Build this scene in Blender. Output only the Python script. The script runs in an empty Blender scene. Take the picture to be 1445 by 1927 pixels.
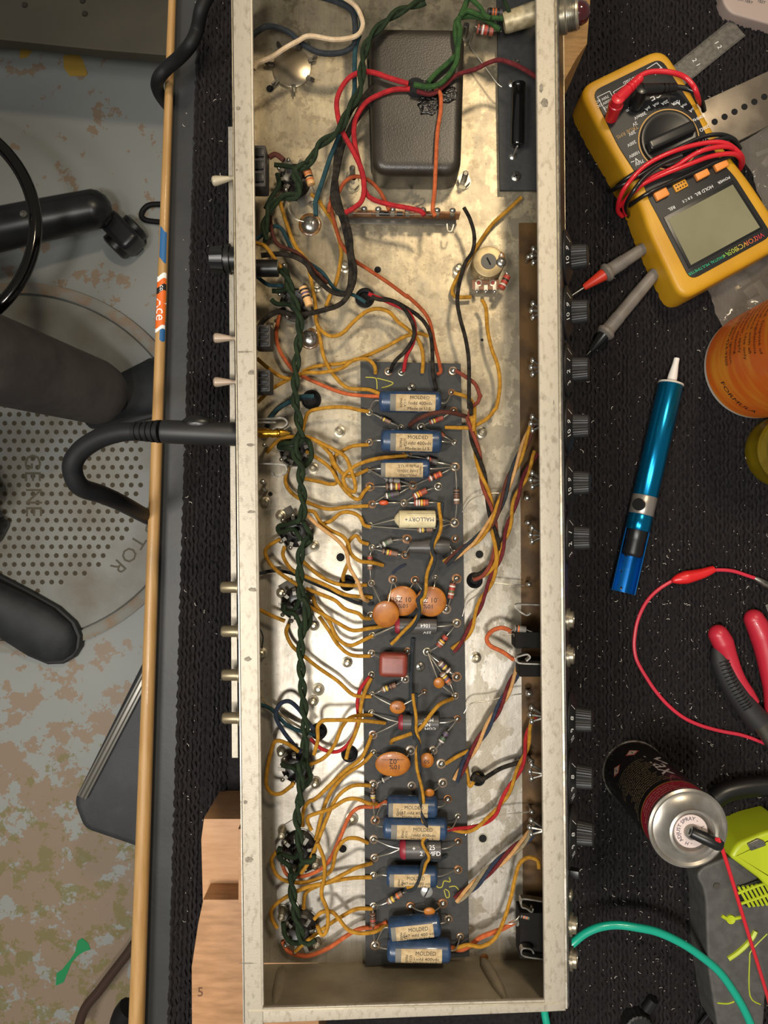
import bpy, bmesh, math, random
from mathutils import Vector, Matrix, noise
random.seed(7)
C = bpy.context.scene.collection
PI = math.pi
# ---------------------------------------------------------------- camera, world, lights, exposure
CAMZ = 0.65; FPX = 1400.0
cd = bpy.data.cameras.new('camera'); cam = bpy.data.objects.new('camera', cd); C.objects.link(cam)
cam.location = (0, 0, CAMZ); cam.rotation_euler = (0, 0, 0)
cd.sensor_fit = 'VERTICAL'; cd.sensor_height = 36.0; cd.lens = FPX/1927*36.0; cd.clip_start = 0.01
bpy.context.scene.camera = cam
vs = bpy.context.scene.view_settings
vs.view_transform = 'Standard'; vs.look = 'None'; vs.gamma = 1.0; vs.use_curve_mapping = False; vs.exposure = 0.0
w = bpy.data.worlds.new('World'); bpy.context.scene.world = w; w.use_nodes = True
w.node_tree.nodes['Background'].inputs[0].default_value = (1.0, 0.94, 0.85, 1); w.node_tree.nodes['Background'].inputs[1].default_value = 0.20
def area(name, loc, target, size, power, col):
    l = bpy.data.lights.new(name, 'AREA'); l.size = size; l.energy = power; l.color = col
    o = bpy.data.objects.new(name, l); C.objects.link(o); o.location = loc
    o.rotation_euler = (Vector(target)-Vector(loc)).to_track_quat('-Z', 'Y').to_euler()
area('warm_ceiling_lamp', (0.35, 0.85, 1.45), (0.05, 0.1, 0), 0.16, 11, (1.0, 0.82, 0.58))
area('neutral_work_lamp', (-0.10, -0.46, 1.62), (0, -0.15, 0), 0.17, 12.5, (1.0, 0.955, 0.90))
area('floor_room_lamp', (-0.75, -0.3, 1.7), (-0.8, -0.1, -0.75), 0.5, 23, (1.0, 0.95, 0.87))

# ---------------------------------------------------------------- helpers
CR = {'A': (400, 0), 'B': (740, 0), 'C': (400, 370), 'D': (740, 370), 'E': (400, 740), 'F': (740, 740), 'G': (400, 1110), 'H': (740, 1110),
      'I': (400, 1500), 'J': (740, 1500), 'K': (1045, 0), 'L': (1045, 300), 'M': (1045, 660), 'N': (1045, 1050), 'O': (1045, 1450)}
CS = {k: 3.6125 for k in CR}
CR.update({'Q': (0, 0), 'R': (0, 450), 'S': (0, 900), 'T': (0, 1400), 'Z': (0, 0)}); CS.update({'Q': 3.211, 'R': 3.211, 'S': 3.0104, 'T': 3.0104, 'Z': 1.0})
def PX(c, x, y): return (CR[c][0]+x/CS[c], CR[c][1]+y/CS[c])
def P(px, py, z):                 # the point at real height z that stands on this line of sight
    D = CAMZ-z
    return Vector(((px-722.5)*D/FPX, -(py-963.5)*D/FPX, z))
Z0 = 0.122                        # inside floor of the chassis
ZR = 0.185                        # rim of the chassis
def zf(h): return Z0+h/1000.0
def parse(s, h=10, base=Z0):
    out = []; c = 'Z'
    for t in s.split():
        if t[0].isalpha() and t[0] != 'h': c = t; continue
        if t[0] == 'h': h = float(t[1:]); continue
        x, y = t.split(',')[:2]; px, py = PX(c, float(x), float(y)); out.append((px, py, base+h/1000.0))
    return out
def pts(s, h=10, base=Z0): return [P(*q) for q in parse(s, h, base)]

def lin(h):
    h = h.lstrip('#'); r = [int(h[i:i+2], 16)/255 for i in (0, 2, 4)]
    return tuple(((c/12.92) if c <= 0.04045 else ((c+0.055)/1.055)**2.4) for c in r)+(1.0,)
MATS = {}
def mat(name, col, rough=0.5, metal=0.0, col2=None, scale=60, lo=0.4, hi=0.6, bump=0.0, bscale=None, emit=None, alpha=None, trans=0, coat=0, detail=4, aniso=None, spec=0.5):
    if name in MATS: return MATS[name]
    m = bpy.data.materials.new(name); m.use_nodes = True; nt = m.node_tree; b = nt.nodes['Principled BSDF']
    b.inputs['Base Color'].default_value = lin(col); b.inputs['Roughness'].default_value = rough; b.inputs['Metallic'].default_value = metal
    b.inputs['Specular IOR Level'].default_value = spec
    if coat: b.inputs['Coat Weight'].default_value = coat
    if trans: b.inputs['Transmission Weight'].default_value = trans
    if alpha is not None: b.inputs['Alpha'].default_value = alpha
    tc = None
    def coord():
        nonlocal tc
        if tc is None: tc = nt.nodes.new('ShaderNodeNewGeometry')
        return tc.outputs['Position']
    if col2:
        n = nt.nodes.new('ShaderNodeTexNoise'); n.inputs['Scale'].default_value = scale; n.inputs['Detail'].default_value = detail
        nt.links.new(coord(), n.inputs['Vector'])
        if aniso:
            mp = nt.nodes.new('ShaderNodeMapping'); mp.inputs['Scale'].default_value = aniso; nt.links.new(coord(), mp.inputs['Vector']); nt.links.new(mp.outputs[0], n.inputs['Vector'])
        r = nt.nodes.new('ShaderNodeValToRGB'); r.color_ramp.elements[0].position = lo; r.color_ramp.elements[1].position = hi
        r.color_ramp.elements[0].color = lin(col); r.color_ramp.elements[1].color = lin(col2)
        nt.links.new(n.outputs['Fac'], r.inputs['Fac']); nt.links.new(r.outputs[0], b.inputs['Base Color'])
    if bump:
        n = nt.nodes.new('ShaderNodeTexNoise'); n.inputs['Scale'].default_value = bscale or scale*4; n.inputs['Detail'].default_value = 3
        nt.links.new(coord(), n.inputs['Vector']); bp = nt.nodes.new('ShaderNodeBump'); bp.inputs['Strength'].default_value = bump; bp.inputs['Distance'].default_value = 0.001
        nt.links.new(n.outputs['Fac'], bp.inputs['Height']); nt.links.new(bp.outputs[0], b.inputs['Normal'])
    MATS[name] = m; return m

class MB:
    def __init__(s): s.v = []; s.f = []; s.m = []; s.cur = 0; s.mats = []
    def use(s, m):
        if m not in s.mats: s.mats.append(m)
        s.cur = s.mats.index(m); return s
    def raw(s, vs, fs):
        o = len(s.v); s.v += [tuple(p) for p in vs]
        for f in fs: s.f.append([i+o for i in f]); s.m.append(s.cur)
    def tube(s, path, r, n=8, sub=5, cap=True, close=False):
        ps = smooth_path(path, sub, close) if sub > 1 and len(path) > 2 else list(path)
        N = len(ps); rr = r if hasattr(r, '__len__') else None
        tang = []
        for i in range(N):
            a = ps[(i-1) % N if close else max(0, i-1)]; b = ps[(i+1) % N if close else min(N-1, i+1)]
            t = (b-a); tang.append(t.normalized() if t.length > 1e-9 else Vector((0, 0, 1)))
        u = tang[0].orthogonal().normalized(); vs = []
        for i in range(N):
            u = (u-tang[i]*u.dot(tang[i])); u = u.normalized() if u.length > 1e-9 else tang[i].orthogonal().normalized()
            w_ = tang[i].cross(u)
            R = r if rr is None else lerp_list(rr, i/(N-1))
            for k in range(n):
                a = 2*PI*k/n; vs.append(ps[i]+(u*math.cos(a)+w_*math.sin(a))*R)
        fs = []
        for i in range(N if close else N-1):
            j = (i+1) % N
            for k in range(n): fs.append([i*n+k, i*n+(k+1) % n, j*n+(k+1) % n, j*n+k])
        if cap and not close: fs.append(list(range(n))[::-1]); fs.append([(N-1)*n+k for k in range(n)])
        s.raw(vs, fs); return s
    def lathe(s, c, axis, prof, n=24, cap=True):       # prof: (distance along axis, radius)
        a = Vector(axis).normalized(); u = a.orthogonal().normalized(); w_ = a.cross(u); c = Vector(c); vs = []
        for (d, r) in prof:
            for k in range(n):
                t = 2*PI*k/n; vs.append(c+a*d+(u*math.cos(t)+w_*math.sin(t))*max(r, 1e-6))
        fs = []
        for i in range(len(prof)-1):
            for k in range(n): fs.append([i*n+k, i*n+(k+1) % n, (i+1)*n+(k+1) % n, (i+1)*n+k])
        if cap: fs.append(list(range(n))[::-1]); fs.append([(len(prof)-1)*n+k for k in range(n)])
        s.raw(vs, fs); return s
    def prism(s, poly, z0, z1, bev=0, seg=2, hdir=None):     # poly: list of xy (world) ; vertical prism
        bm = bmesh.new(); lo = [bm.verts.new((p[0], p[1], z0)) for p in poly]; hi = [bm.verts.new((p[0], p[1], z1)) for p in poly]
        n = len(poly)
        try:
            bm.faces.new(lo); tf = bm.faces.new(hi)
            for i in range(n): bm.faces.new([lo[i], lo[(i+1) % n], hi[(i+1) % n], hi[i]])
        except Exception: pass
        bmesh.ops.recalc_face_normals(bm, faces=bm.faces)
        if bev: bmesh.ops.bevel(bm, geom=[e for e in bm.edges if e.verts[0].co.z > (z0+z1)/2-1e-9 and e.verts[1].co.z > (z0+z1)/2-1e-9], offset=bev, segments=seg, profile=0.6, affect='EDGES')
        bmesh.ops.triangulate(bm, faces=[f for f in bm.faces if len(f.verts) > 4])
        s.bm(bm); return s
    def box(s, mtx, sx, sy, sz, bev=0, seg=2):        # centred box of full sizes under a matrix
        bm = bmesh.new(); bmesh.ops.create_cube(bm, size=1.0); bmesh.ops.scale(bm, vec=(sx, sy, sz), verts=bm.verts)
        if bev: bmesh.ops.bevel(bm, geom=list(bm.edges), offset=bev, segments=seg, profile=0.6, affect='EDGES')
        bmesh.ops.transform(bm, matrix=mtx, verts=bm.verts); s.bm(bm); return s
    def sphere(s, c, r, sc=(1, 1, 1), n=14, m=9, mtx=None):
        vs = []; fs = []
        for i in range(m+1):
            t = PI*i/m
            for k in range(n):
                a = 2*PI*k/n; p = Vector((math.sin(t)*math.cos(a)*r*sc[0], math.sin(t)*math.sin(a)*r*sc[1], math.cos(t)*r*sc[2]))
                if mtx: p = mtx @ p
                vs.append(Vector(c)+p)
        for i in range(m):
            for k in range(n): fs.append([i*n+k, (i+1)*n+k, (i+1)*n+(k+1) % n, i*n+(k+1) % n])
        s.raw(vs, fs); return s
    def bm(s, bm):
        bm.verts.index_update(); s.raw([v.co.copy() for v in bm.verts], [[v.index for v in f.verts] for f in bm.faces]); bm.free()
    def build(s, name, m=None, parent=None, smooth=40, **props):
        me = bpy.data.meshes.new(name); me.from_pydata(s.v, [], s.f)
        ml = [m] if m else s.mats
        for x in ml: me.materials.append(x)
        me.validate(clean_customdata=False)
        if not m and len(s.m) == len(me.polygons): me.polygons.foreach_set('material_index', s.m)
        bm2 = bmesh.new(); bm2.from_mesh(me); bmesh.ops.recalc_face_normals(bm2, faces=bm2.faces); bm2.to_mesh(me); bm2.free()
        if smooth:
            me.polygons.foreach_set('use_smooth', [True]*len(me.polygons)); me.set_sharp_from_angle(angle=math.radians(smooth))
        o = bpy.data.objects.new(name, me); C.objects.link(o)
        if parent is not None: attach(o, parent)
        for k, v in props.items(): o[k] = v
        return o
def attach(o, parent):
    o.parent = parent
    o.matrix_parent_inverse = wm(parent).inverted()
def wm(o):
    m = o.matrix_basis.copy()
    return (wm(o.parent) @ o.matrix_parent_inverse @ m) if o.parent else m
def lerp_list(l, t):
    x = t*(len(l)-1); i = min(int(x), len(l)-2); return l[i]+(l[i+1]-l[i])*(x-i)
def smooth_path(p, sub=5, close=False):
    p = [Vector(q) for q in p]; n = len(p); out = []
    rng = range(n) if close else range(n-1)
    for i in rng:
        if close: a, b, c, d = p[(i-1) % n], p[i], p[(i+1) % n], p[(i+2) % n]
        else: a, b, c, d = p[max(i-1, 0)], p[i], p[i+1], p[min(i+2, n-1)]
        for k in range(sub):
            t = k/sub; out.append(0.5*((2*b)+(c-a)*t+(2*a-5*b+4*c-d)*t*t+(3*b-a-3*c+d)*t**3))
    if not close: out.append(p[-1])
    return out
def empty(name, loc, label=None, cat=None, group=None):
    o = bpy.data.objects.new(name, None); C.objects.link(o); o.location = loc; o.empty_display_size = 0.01
    return tag(o, label, cat, group)
def tag(o, label=None, cat=None, group=None, kind=None):
    if label: o['label'] = label
    if cat: o['category'] = cat
    if group: o['group'] = group
    if kind: o['kind'] = kind
    return o
def polyP(s, z, base=0.0):          # crop-coded outline at height z -> world xy list
    return [P(q[0], q[1], z).to_2d() for q in parse(s)]
def roundpoly(poly, r, n=5):        # rounds the corners of an outline
    out = []; N = len(poly)
    for i in range(N):
        p = Vector(poly[i]); a = Vector(poly[i-1]); b = Vector(poly[(i+1) % N])
        da = (a-p); db = (b-p); q = min(r, da.length*0.45, db.length*0.45); s = p+da.normalized()*q; e = p+db.normalized()*q
        for k in range(n+1):
            t = k/n; out.append(s*(1-t)**2+p*2*t*(1-t)+e*t*t)
    return out
TXT = {}
def text_geo(body):
    if body in TXT: return TXT[body]
    cu = bpy.data.curves.new('t', 'FONT'); cu.body = body; cu.align_x = 'CENTER'; cu.align_y = 'CENTER'; cu.resolution_u = 2
    o = bpy.data.objects.new('t', cu); C.objects.link(o)
    bpy.context.view_layer.update()
    me = bpy.data.meshes.new_from_object(o.evaluated_get(bpy.context.evaluated_depsgraph_get()))
    r = ([v.co.copy() for v in me.vertices], [list(p.vertices) for p in me.polygons])
    bpy.data.objects.remove(o); bpy.data.curves.remove(cu); bpy.data.meshes.remove(me)
    TXT[body] = r; return r
def text_fn(mb, body, h, fn):       # fn(x, y) -> world point ; h = letter height in m
    vs, fs = text_geo(body); k = h/0.69
    mb.raw([fn(v.x*k, v.y*k) for v in vs], fs)
def text_flat(mb, body, h, c, right, up):
    c = Vector(c); right = Vector(right).normalized(); up = Vector(up).normalized()
    text_fn(mb, body, h, lambda x, y: c+right*x+up*y)
def textP(mb, body, crop, x, y, z, ang, hpx):   # ang: turn of the baseline, clockwise in the picture
    px, py = PX(crop, x, y); a = math.radians(ang); h = hpx*(CAMZ-z)/FPX
    text_flat(mb, body, h, P(px, py, z), (math.cos(a), -math.sin(a), 0), (math.sin(a), math.cos(a), 0))
def Mloc(c, xdir, zdir=(0, 0, 1)):   # matrix with local x along xdir
    x = Vector(xdir).normalized(); z = Vector(zdir); y = z.cross(x).normalized(); z = x.cross(y)
    return Matrix(((x.x, y.x, z.x, c[0]), (x.y, y.y, z.y, c[1]), (x.z, y.z, z.z, c[2]), (0, 0, 0, 1)))

# ---------------------------------------------------------------- materials
def metal_blotch():
    m = bpy.data.materials.new('tarnished_plating'); m.use_nodes = True; nt = m.node_tree; b = nt.nodes['Principled BSDF']; N = nt.nodes.new; L = nt.links.new
    g = N('ShaderNodeNewGeometry')
    def noise_(scale, detail=5, rough=0.6, mp=None):
        n = N('ShaderNodeTexNoise'); n.inputs['Scale'].default_value = scale; n.inputs['Detail'].default_value = detail; n.inputs['Roughness'].default_value = rough
        if mp:
            q = N('ShaderNodeMapping'); q.inputs['Scale'].default_value = mp; L(g.outputs['Position'], q.inputs[0]); L(q.outputs[0], n.inputs['Vector'])
        else: L(g.outputs['Position'], n.inputs['Vector'])
        return n.outputs['Fac']
    def ramp(src, p0, p1, c0=(0, 0, 0, 1), c1=(1, 1, 1, 1)):
        r = N('ShaderNodeValToRGB'); r.color_ramp.elements[0].position = p0; r.color_ramp.elements[1].position = p1; r.color_ramp.elements[0].color = c0; r.color_ramp.elements[1].color = c1
        L(src, r.inputs['Fac']); return r.outputs[0]
    def mix(f, a, b_):
        x = N('ShaderNodeMix'); x.data_type = 'RGBA'; L(f, x.inputs[0])
        for i, q in ((6, a), (7, b_)):
            if isinstance(q, tuple): x.inputs[i].default_value = q
            else: L(q, x.inputs[i])
        return x.outputs[2]
    def mul(a, b_):
        x = N('ShaderNodeMath'); x.operation = 'MULTIPLY'; L(a, x.inputs[0])
        if isinstance(b_, float): x.inputs[1].default_value = b_
        else: L(b_, x.inputs[1])
        return x.outputs[0]
    base = ramp(noise_(28), 0.35, 0.68, lin('#bbb6ac'), lin('#9b9487'))
    sep = N('ShaderNodeSeparateXYZ'); L(g.outputs['Position'], sep.inputs[0])
    def rng(src, a, b_):
        x = N('ShaderNodeMapRange'); x.inputs[1].default_value = a; x.inputs[2].default_value = b_; L(src, x.inputs[0]); return x.outputs[0]
    up = rng(sep.outputs[1], -0.10, 0.13)          # old grime lies towards the transformer end
    c = mix(mul(up, 0.75), base, ramp(noise_(40), 0.3, 0.7, lin('#c4b48e'), lin('#8f8163')))
    c = mix(mul(ramp(noise_(9, 8, .75), 0.54, 0.66), mul(up, 0.75)), c, lin('#5f5540'))
    c = mix(mul(ramp(noise_(120, 7, .7), 0.545, 0.585), mul(up, 0.62)), c, lin('#7d705a'))
    c = mix(mul(ramp(noise_(48, 8, .7), 0.57, 0.62), mul(up, 0.5)), c, lin('#6e6453'))
    right = rng(sep.outputs[0], 0.052, 0.066)     # flaking plating along the front strip
    c = mix(mul(ramp(noise_(62, 9, .62, (1, .7, 1)), 0.50, 0.515), mul(right, 0.75)), c, lin('#857c69'))
    c = mix(mul(ramp(noise_(420, 2), 0.66, 0.74), 0.6), c, lin('#5b5040'))
    scr = ramp(noise_(30, 6, .7, (14, 1, 1)), 0.40, 0.64)
    c = mix(mul(scr, 0.45), c, lin('#8e8574'))
    c = mix(mul(ramp(noise_(70, 8, .7, (1, .45, 1)), 0.55, 0.66), 0.45), c, lin('#8a8374'))
    L(c, b.inputs['Base Color']); b.inputs['Metallic'].default_value = 0.6
    r = rng(noise_(55, 6), 0.3, 0.7); x = N('ShaderNodeMapRange'); x.inputs[3].default_value = 0.28; x.inputs[4].default_value = 0.52; L(noise_(50, 7), x.inputs[0]); L(x.outputs[0], b.inputs['Roughness'])
    bp = N('ShaderNodeBump'); bp.inputs['Strength'].default_value = 0.12; bp.inputs['Distance'].default_value = 0.001; L(noise_(160, 4), bp.inputs['Height']); L(bp.outputs[0], b.inputs['Normal'])
    return m
M_CH = metal_blotch()
M_RIM = mat('rim_metal', '#aaa292', .5, .35, '#8c8373', 380, .52, .75, .12, 1500, aniso=(1, .5, 1))
M_STEEL = mat('steel', '#9a978f', .32, .9, '#6f6b62', 200)
M_DSTEEL = mat('dark_steel', '#6a665e', .4, .8)
M_SOLDER = mat('solder', '#c9c6bd', .22, .95)
M_WIREM = mat('tinned_wire', '#b5b0a2', .35, .8)
M_FLUX = mat('flux_resin', '#4f3214', .35, 0, '#7a5424', 400, coat=.5)
M_COPPER = mat('copper', '#8f6440', .45, .7, '#8a5a33', 300)
M_BRASS = mat('brass_plate', '#5c4220', .55, .4, '#3f2c14', 50)
M_GOLD = mat('gold_plating', '#d9a63c', .25, .95)
M_BOARD = mat('fibre_board', '#2a2a2a', .75, 0, '#323231', 250, .3, .7, .12, 900)
M_BLACKP = mat('black_plastic', '#141414', .35, 0)
M_BLACKR = mat('black_rubber', '#101012', .6, 0, spec=.3)
M_BAKE = mat('black_bakelite', '#1c1b1c', .35, 0, '#2e2c2c', 300)
M_TRAFO = mat('transformer_enamel', '#322d26', .38, .1, '#28241e', 40, bump=.15, bscale=900)
M_TAR = mat('tar', '#0b0a09', .08, 0, bump=1.0, bscale=500)
M_WHITE = mat('white_print', '#e9e9e6', .6)
M_INK = mat('black_ink', '#191614', .7)
M_PAPER = mat('aged_paper', '#b7a27c', .8, 0, '#a58d66', 300)
M_BLUECAP = mat('blue_moulding', '#29405f', .35, 0, '#21364f', 200, coat=.3)
M_ORDISC = mat('orange_dip', '#a5651f', .42, 0, '#8f5218', 120, coat=.1)
M_GREYCAN = mat('grey_sleeve', '#4a4745', .35, 0, '#403d3b', 80)
M_REDEND = mat('red_seal', '#7d1f2c', .45)
M_REDCAP = mat('red_dip', '#7d3527', .42, 0, '#6c2c20', 150)
M_CREAM = mat('cream_sleeve', '#d2c6a0', .5, 0, '#c0b28a', 200)
WC = {'yellow': ('#bd8a2e', '#93651c'), 'orange': ('#c9683c', '#a8502c'), 'red': ('#b52b2f', '#8f1e24'), 'green': ('#27351f', '#19241a'), 'lgreen': ('#39592d', '#243f22'),
      'black': ('#15120f', '#3a342c'), 'dgrey': ('#33383c', '#262a2e'), 'teal': ('#2b4a50', '#1d363c'), 'blue': ('#333c4e', '#262d3c'), 'white': ('#d9c3a4', '#c6a983'), 'brown': ('#5d342a', '#452620'),
      'rbrown': ('#8c4534', '#6b3226'), 'peach': ('#d0a26c', '#b5854e'), 'tan': ('#9a8c70', '#7d7159'), 'dred': ('#6e2a2c', '#51191c'), 'burnt': ('#a8522e', '#8c4022')}
def wmat(c): return mat('cloth_wire_'+c, WC[c][0], .72, 0, WC[c][1], 260, .35, .75, .8, 2600, spec=.2)

# ---------------------------------------------------------------- room floor and bench (setting)
ZFL = -0.75
def floor_material():
    m = bpy.data.materials.new('worn_floor_paint'); m.use_nodes = True; nt = m.node_tree; b = nt.nodes['Principled BSDF']; N = nt.nodes.new; L = nt.links.new
    g = N('ShaderNodeNewGeometry'); sep = N('ShaderNodeSeparateXYZ'); L(g.outputs['Position'], sep.inputs[0])
    def no(s, d=6, r=.6):
        n = N('ShaderNodeTexNoise'); n.inputs['Scale'].default_value = s; n.inputs['Detail'].default_value = d; n.inputs['Roughness'].default_value = r; L(g.outputs['Position'], n.inputs['Vector']); return n.outputs['Fac']
    def mathn(op, a, v):
        x = N('ShaderNodeMath'); x.operation = op; L(a, x.inputs[0])
        if isinstance(v, float): x.inputs[1].default_value = v
        else: L(v, x.inputs[1])
        return x.outputs[0]
    def rng(src, a, b_, c=0., d=1.):
        x = N('ShaderNodeMapRange'); x.inputs[1].default_value = a; x.inputs[2].default_value = b_; x.inputs[3].default_value = c; x.inputs[4].default_value = d; L(src, x.inputs[0]); return x.outputs[0]
    def mix(f, a, b_):
        x = N('ShaderNodeMix'); x.data_type = 'RGBA'; L(f, x.inputs[0])
        for i, q in ((6, a), (7, b_)):
            if isinstance(q, tuple): x.inputs[i].default_value = q
            else: L(q, x.inputs[i])
        return x.outputs[2]
    # wear: threshold is lower towards the far (negative y) end where more paint is gone
    thr = rng(sep.outputs[1], -0.15, -0.62, 0.60, 0.44)
    wear = mathn('GREATER_THAN', mathn('SUBTRACT', no(21, 8, .66), thr), 0.0)
    thr2 = rng(sep.outputs[1], -0.15, -0.6, 0.72, 0.54)
    wear2 = mathn('GREATER_THAN', mathn('SUBTRACT', no(27, 8, .72), thr2), 0.0)
    paint = mix(no(3, 3), lin('#8d918f'), lin('#9b9e9b'))
    br = mix(no(6, 4), lin('#8c7c6c'), lin('#94826e'))
    c = mix(wear, paint, br); c = mix(mathn('MULTIPLY', wear2, 0.8), c, lin('#7a7448'))
    L(c, b.inputs['Base Color']); b.inputs['Roughness'].default_value = 0.45
    return m
mb = MB(); mb.prism([(-2.2, -1.8), (0.9, -1.8), (0.9, 1.8), (-2.2, 1.8)], ZFL-0.05, ZFL); o = mb.build('floor', floor_material(), smooth=0); o['kind'] = 'structure'

# bench: grey slab with its left edge under the wooden handle
M_BENCH = mat('bench_paint', '#38393a', .5, 0, '#2c2d2e', 12, .35, .7, .1, 200)
def XL(py, a, b): return a+(b-a)*py/1927.0
bench = empty('workbench', P(900, 963, 0)+Vector((0, 0, -0.004)), 'dark grey painted workbench top with a bare strip left of the carpet', 'workbench')
pl = [P(XL(-160, 318, 246), -160, -0.004).to_2d(), P(XL(2087, 318, 246), 2087, -0.004).to_2d(), Vector((0.62, -0.53)), Vector((0.62, 0.53))]
mb = MB(); mb.prism(pl[::-1], -0.04, -0.004, .002); mb.build('bench_top', M_BENCH, bench)
for i in range(4):
    q = MB(); x, y = ((-.08, .45), (-.08, -.45), (.55, .45), (.55, -.45))[i]; q.box(Matrix.Translation((x, y, -.395)), .05, .05, .71, .003); q.build('leg', M_BENCH, bench)

# ---------------------------------------------------------------- carpet mat with a real looped pile
M_PILE = mat('carpet_yarn', '#1b191a', .95, 0, '#262324', 300, .3, .7, spec=.15)
carpet = empty('carpet_mat', P(900, 963, 0), 'black ribbed loop carpet covering the workbench', 'carpet')
ex = []
random.seed(3)
for i in range(0, 260):
    py = -180+i*9.0; ex.append(P(XL(py, 373, 316)+random.uniform(-2, 2)+2*math.sin(i*.9), py, 0).to_2d())
mb = MB(); mb.prism(([Vector((0.6, .53))]+[e for e in ex]+[Vector((0.6, -.53))])[::-1], -0.0038, -0.0008); mb.build('backing', M_PILE, carpet, smooth=0)
mb = MB()
def rib(x0top, x0bot, x1clip=None):
    ptsl = []; ph = random.uniform(0, 6)
    for j in range(0, 330):
        py = -60+j*6.2; px = XL(py, x0top, x0bot)
        px += 1.6*math.sin(j*1.9+ph)+random.uniform(-1.2, 1.2)
        v = P(px, py, 0.0); v.z = 0.0002+0.0009*math.sin(j*2.3+ph*2)+random.uniform(-.0005, .0007); ptsl.append(v)
    mb.tube(ptsl, 0.00175, 5, 1, cap=False)
for k in range(12): rib(376+k*7.4, 319+k*8.4)
for k in range(61): rib(1000+k*7.6, 1000+k*7.6)
mb.build('looped_pile', M_PILE, carpet, kind='stuff')
# lint and clippings
M_LINT = mat('lint', '#b5afa4', .8)
mb = MB()
for i in range(900):
    right = random.random() < .9
    px = random.uniform(1085, 1445) if right else random.uniform(345, 425); py = random.uniform(0, 1927)
    if right and random.random() < .45: py = random.uniform(1000, 1900)
    p = P(px, py, 0.003); a = random.uniform(0, 2*PI); l = random.choice([.0002, .0003, .0003, .0004, .0005, .0006, .0014]); d = Vector((math.cos(a), math.sin(a), 0))*l
    mb.tube([p-d, p+d*.3+Vector((-d.y, d.x, 0))*.5, p+d], random.uniform(.00014, .0003), 4, 2)
tag(mb.build('lint', M_LINT), 'pale lint specks and wire clippings scattered on the black carpet', 'lint', kind='stuff')

# ---------------------------------------------------------------- chassis
def XLo(y): return 435+.0115*y
def XLi(y): return 474+.0113*y
def XRi(y): return 1008+.0085*y
def XRo(y): return 1044+.0105*y
YT, YB = -90, 1806          # far end (outside the frame) and near end, in floor-level picture rows
ch = empty('amplifier_chassis', P(745, 963, Z0), 'open tarnished metal amplifier chassis lying upside down on wood blocks, knobs along its right side', 'amplifier chassis')
def ybR(x): return 1917-(x-455)/600.0*18      # outer edge of the near rim, rim level
def quadprism(name, p4, z0, z1, m=M_CH, bev=0, parent=ch, **k):
    mb = MB(); mb.prism(p4, z0, z1, bev); return mb.build(name, m, parent, **k)
def XB(y): return 1053+.0085*y                # foot of the slanted front wall
def xy(px, py, z): return P(px, py, z).to_2d()
# floor pan with real holes left to small dark cups
quadprism('floor_pan', [xy(457, 1812, Z0), xy(1074, 1812, Z0), xy(1060, YT, Z0), xy(452, YT, Z0)], Z0-.0012, Z0)
# rear (left) wall, vertical
xl0, xl1 = xy(XLo(YT), YT, ZR), xy(XLo(1925), 1925, ZR)
def wall(name, a_top, b_top, a_bot, b_bot, t, m=M_CH):     # sheet between two top points and two bottom points
    n = (Vector(b_top)-Vector(a_top)).cross(Vector(a_bot)-Vector(a_top)).normalized()*t
    v = [Vector(q) for q in (a_top, b_top, b_bot, a_bot)]; v += [q+n for q in v]
    mb = MB(); mb.raw(v, [[0, 1, 2, 3], [7, 6, 5, 4], [0, 4, 5, 1], [1, 5, 6, 2], [2, 6, 7, 3], [3, 7, 4, 0]]); return mb.build(name, m, ch)
def v3(p, z): return Vector((p[0], p[1], z))
wall('rear_wall', v3(xl0, ZR), v3(xl1, ZR), v3(xl0, Z0-.001), v3(xl1, Z0-.001), .0012)
rt0, rt1 = P(XRo(YT), YT, ZR), P(XRo(1898), 1898, ZR)
rb0, rb1 = P(XB(YT), YT, Z0-.001), P(XB(1812), 1812, Z0-.001)
rb1.y = rt1.y; rb0.y = rt0.y
wall('front_wall', rt0, rt1, rb0, rb1, .0012)
e0, e1 = P(468, 1900, ZR), P(1050, 1886, ZR)
f0, f1 = P(461, 1815, Z0), P(1074, 1804, Z0)
wall('end_wall', e0, e1, f0, f1, -.0012, mat('end_metal', '#a89e86', .5, .25, '#857b66', 30, .35, .7, .2, 300))
# rim flanges, each a rounded folded lip
def flange(name, a, b, c, d, th=.0022):
    mb = MB(); mb.prism([xy(*a, ZR), xy(*b, ZR), xy(*c, ZR), xy(*d, ZR)], ZR-th, ZR, .0008, 3); return mb.build(name, M_RIM, ch)
fl = flange('rear_rim', (XLo(1990), 1990), (XLi(1990), 1990), (XLi(YT), YT), (XLo(YT), YT))
fr = flange('front_rim', (XRi(1905), 1905), (XRo(1905)+1, 1903), (XRo(YT), YT), (XRi(YT), YT))
mb = MB()      # stiffening bead along both rims
mb.tube([P(XLi(y)-1.5, y, ZR-.0006) for y in range(YT, 1900, 60)], .0011, 6, 2); mb.build('rear_rim_lip', M_RIM, ch)
mb = MB(); mb.tube([P(XRo(y)+3.5, y, ZR-.0022) for y in range(YT, 1900, 60)], .0013, 6, 2); mb.build('front_rim_lip', M_STEEL, ch)
mb = MB(); mb.prism([xy(488, 1927, ZR), xy(1040, 1905, ZR), xy(1040, 1882, ZR), xy(488, 1898, ZR)], ZR-.0026, ZR-.0004, .0006, 3); mb.build('end_rim', M_RIM, ch)
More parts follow.
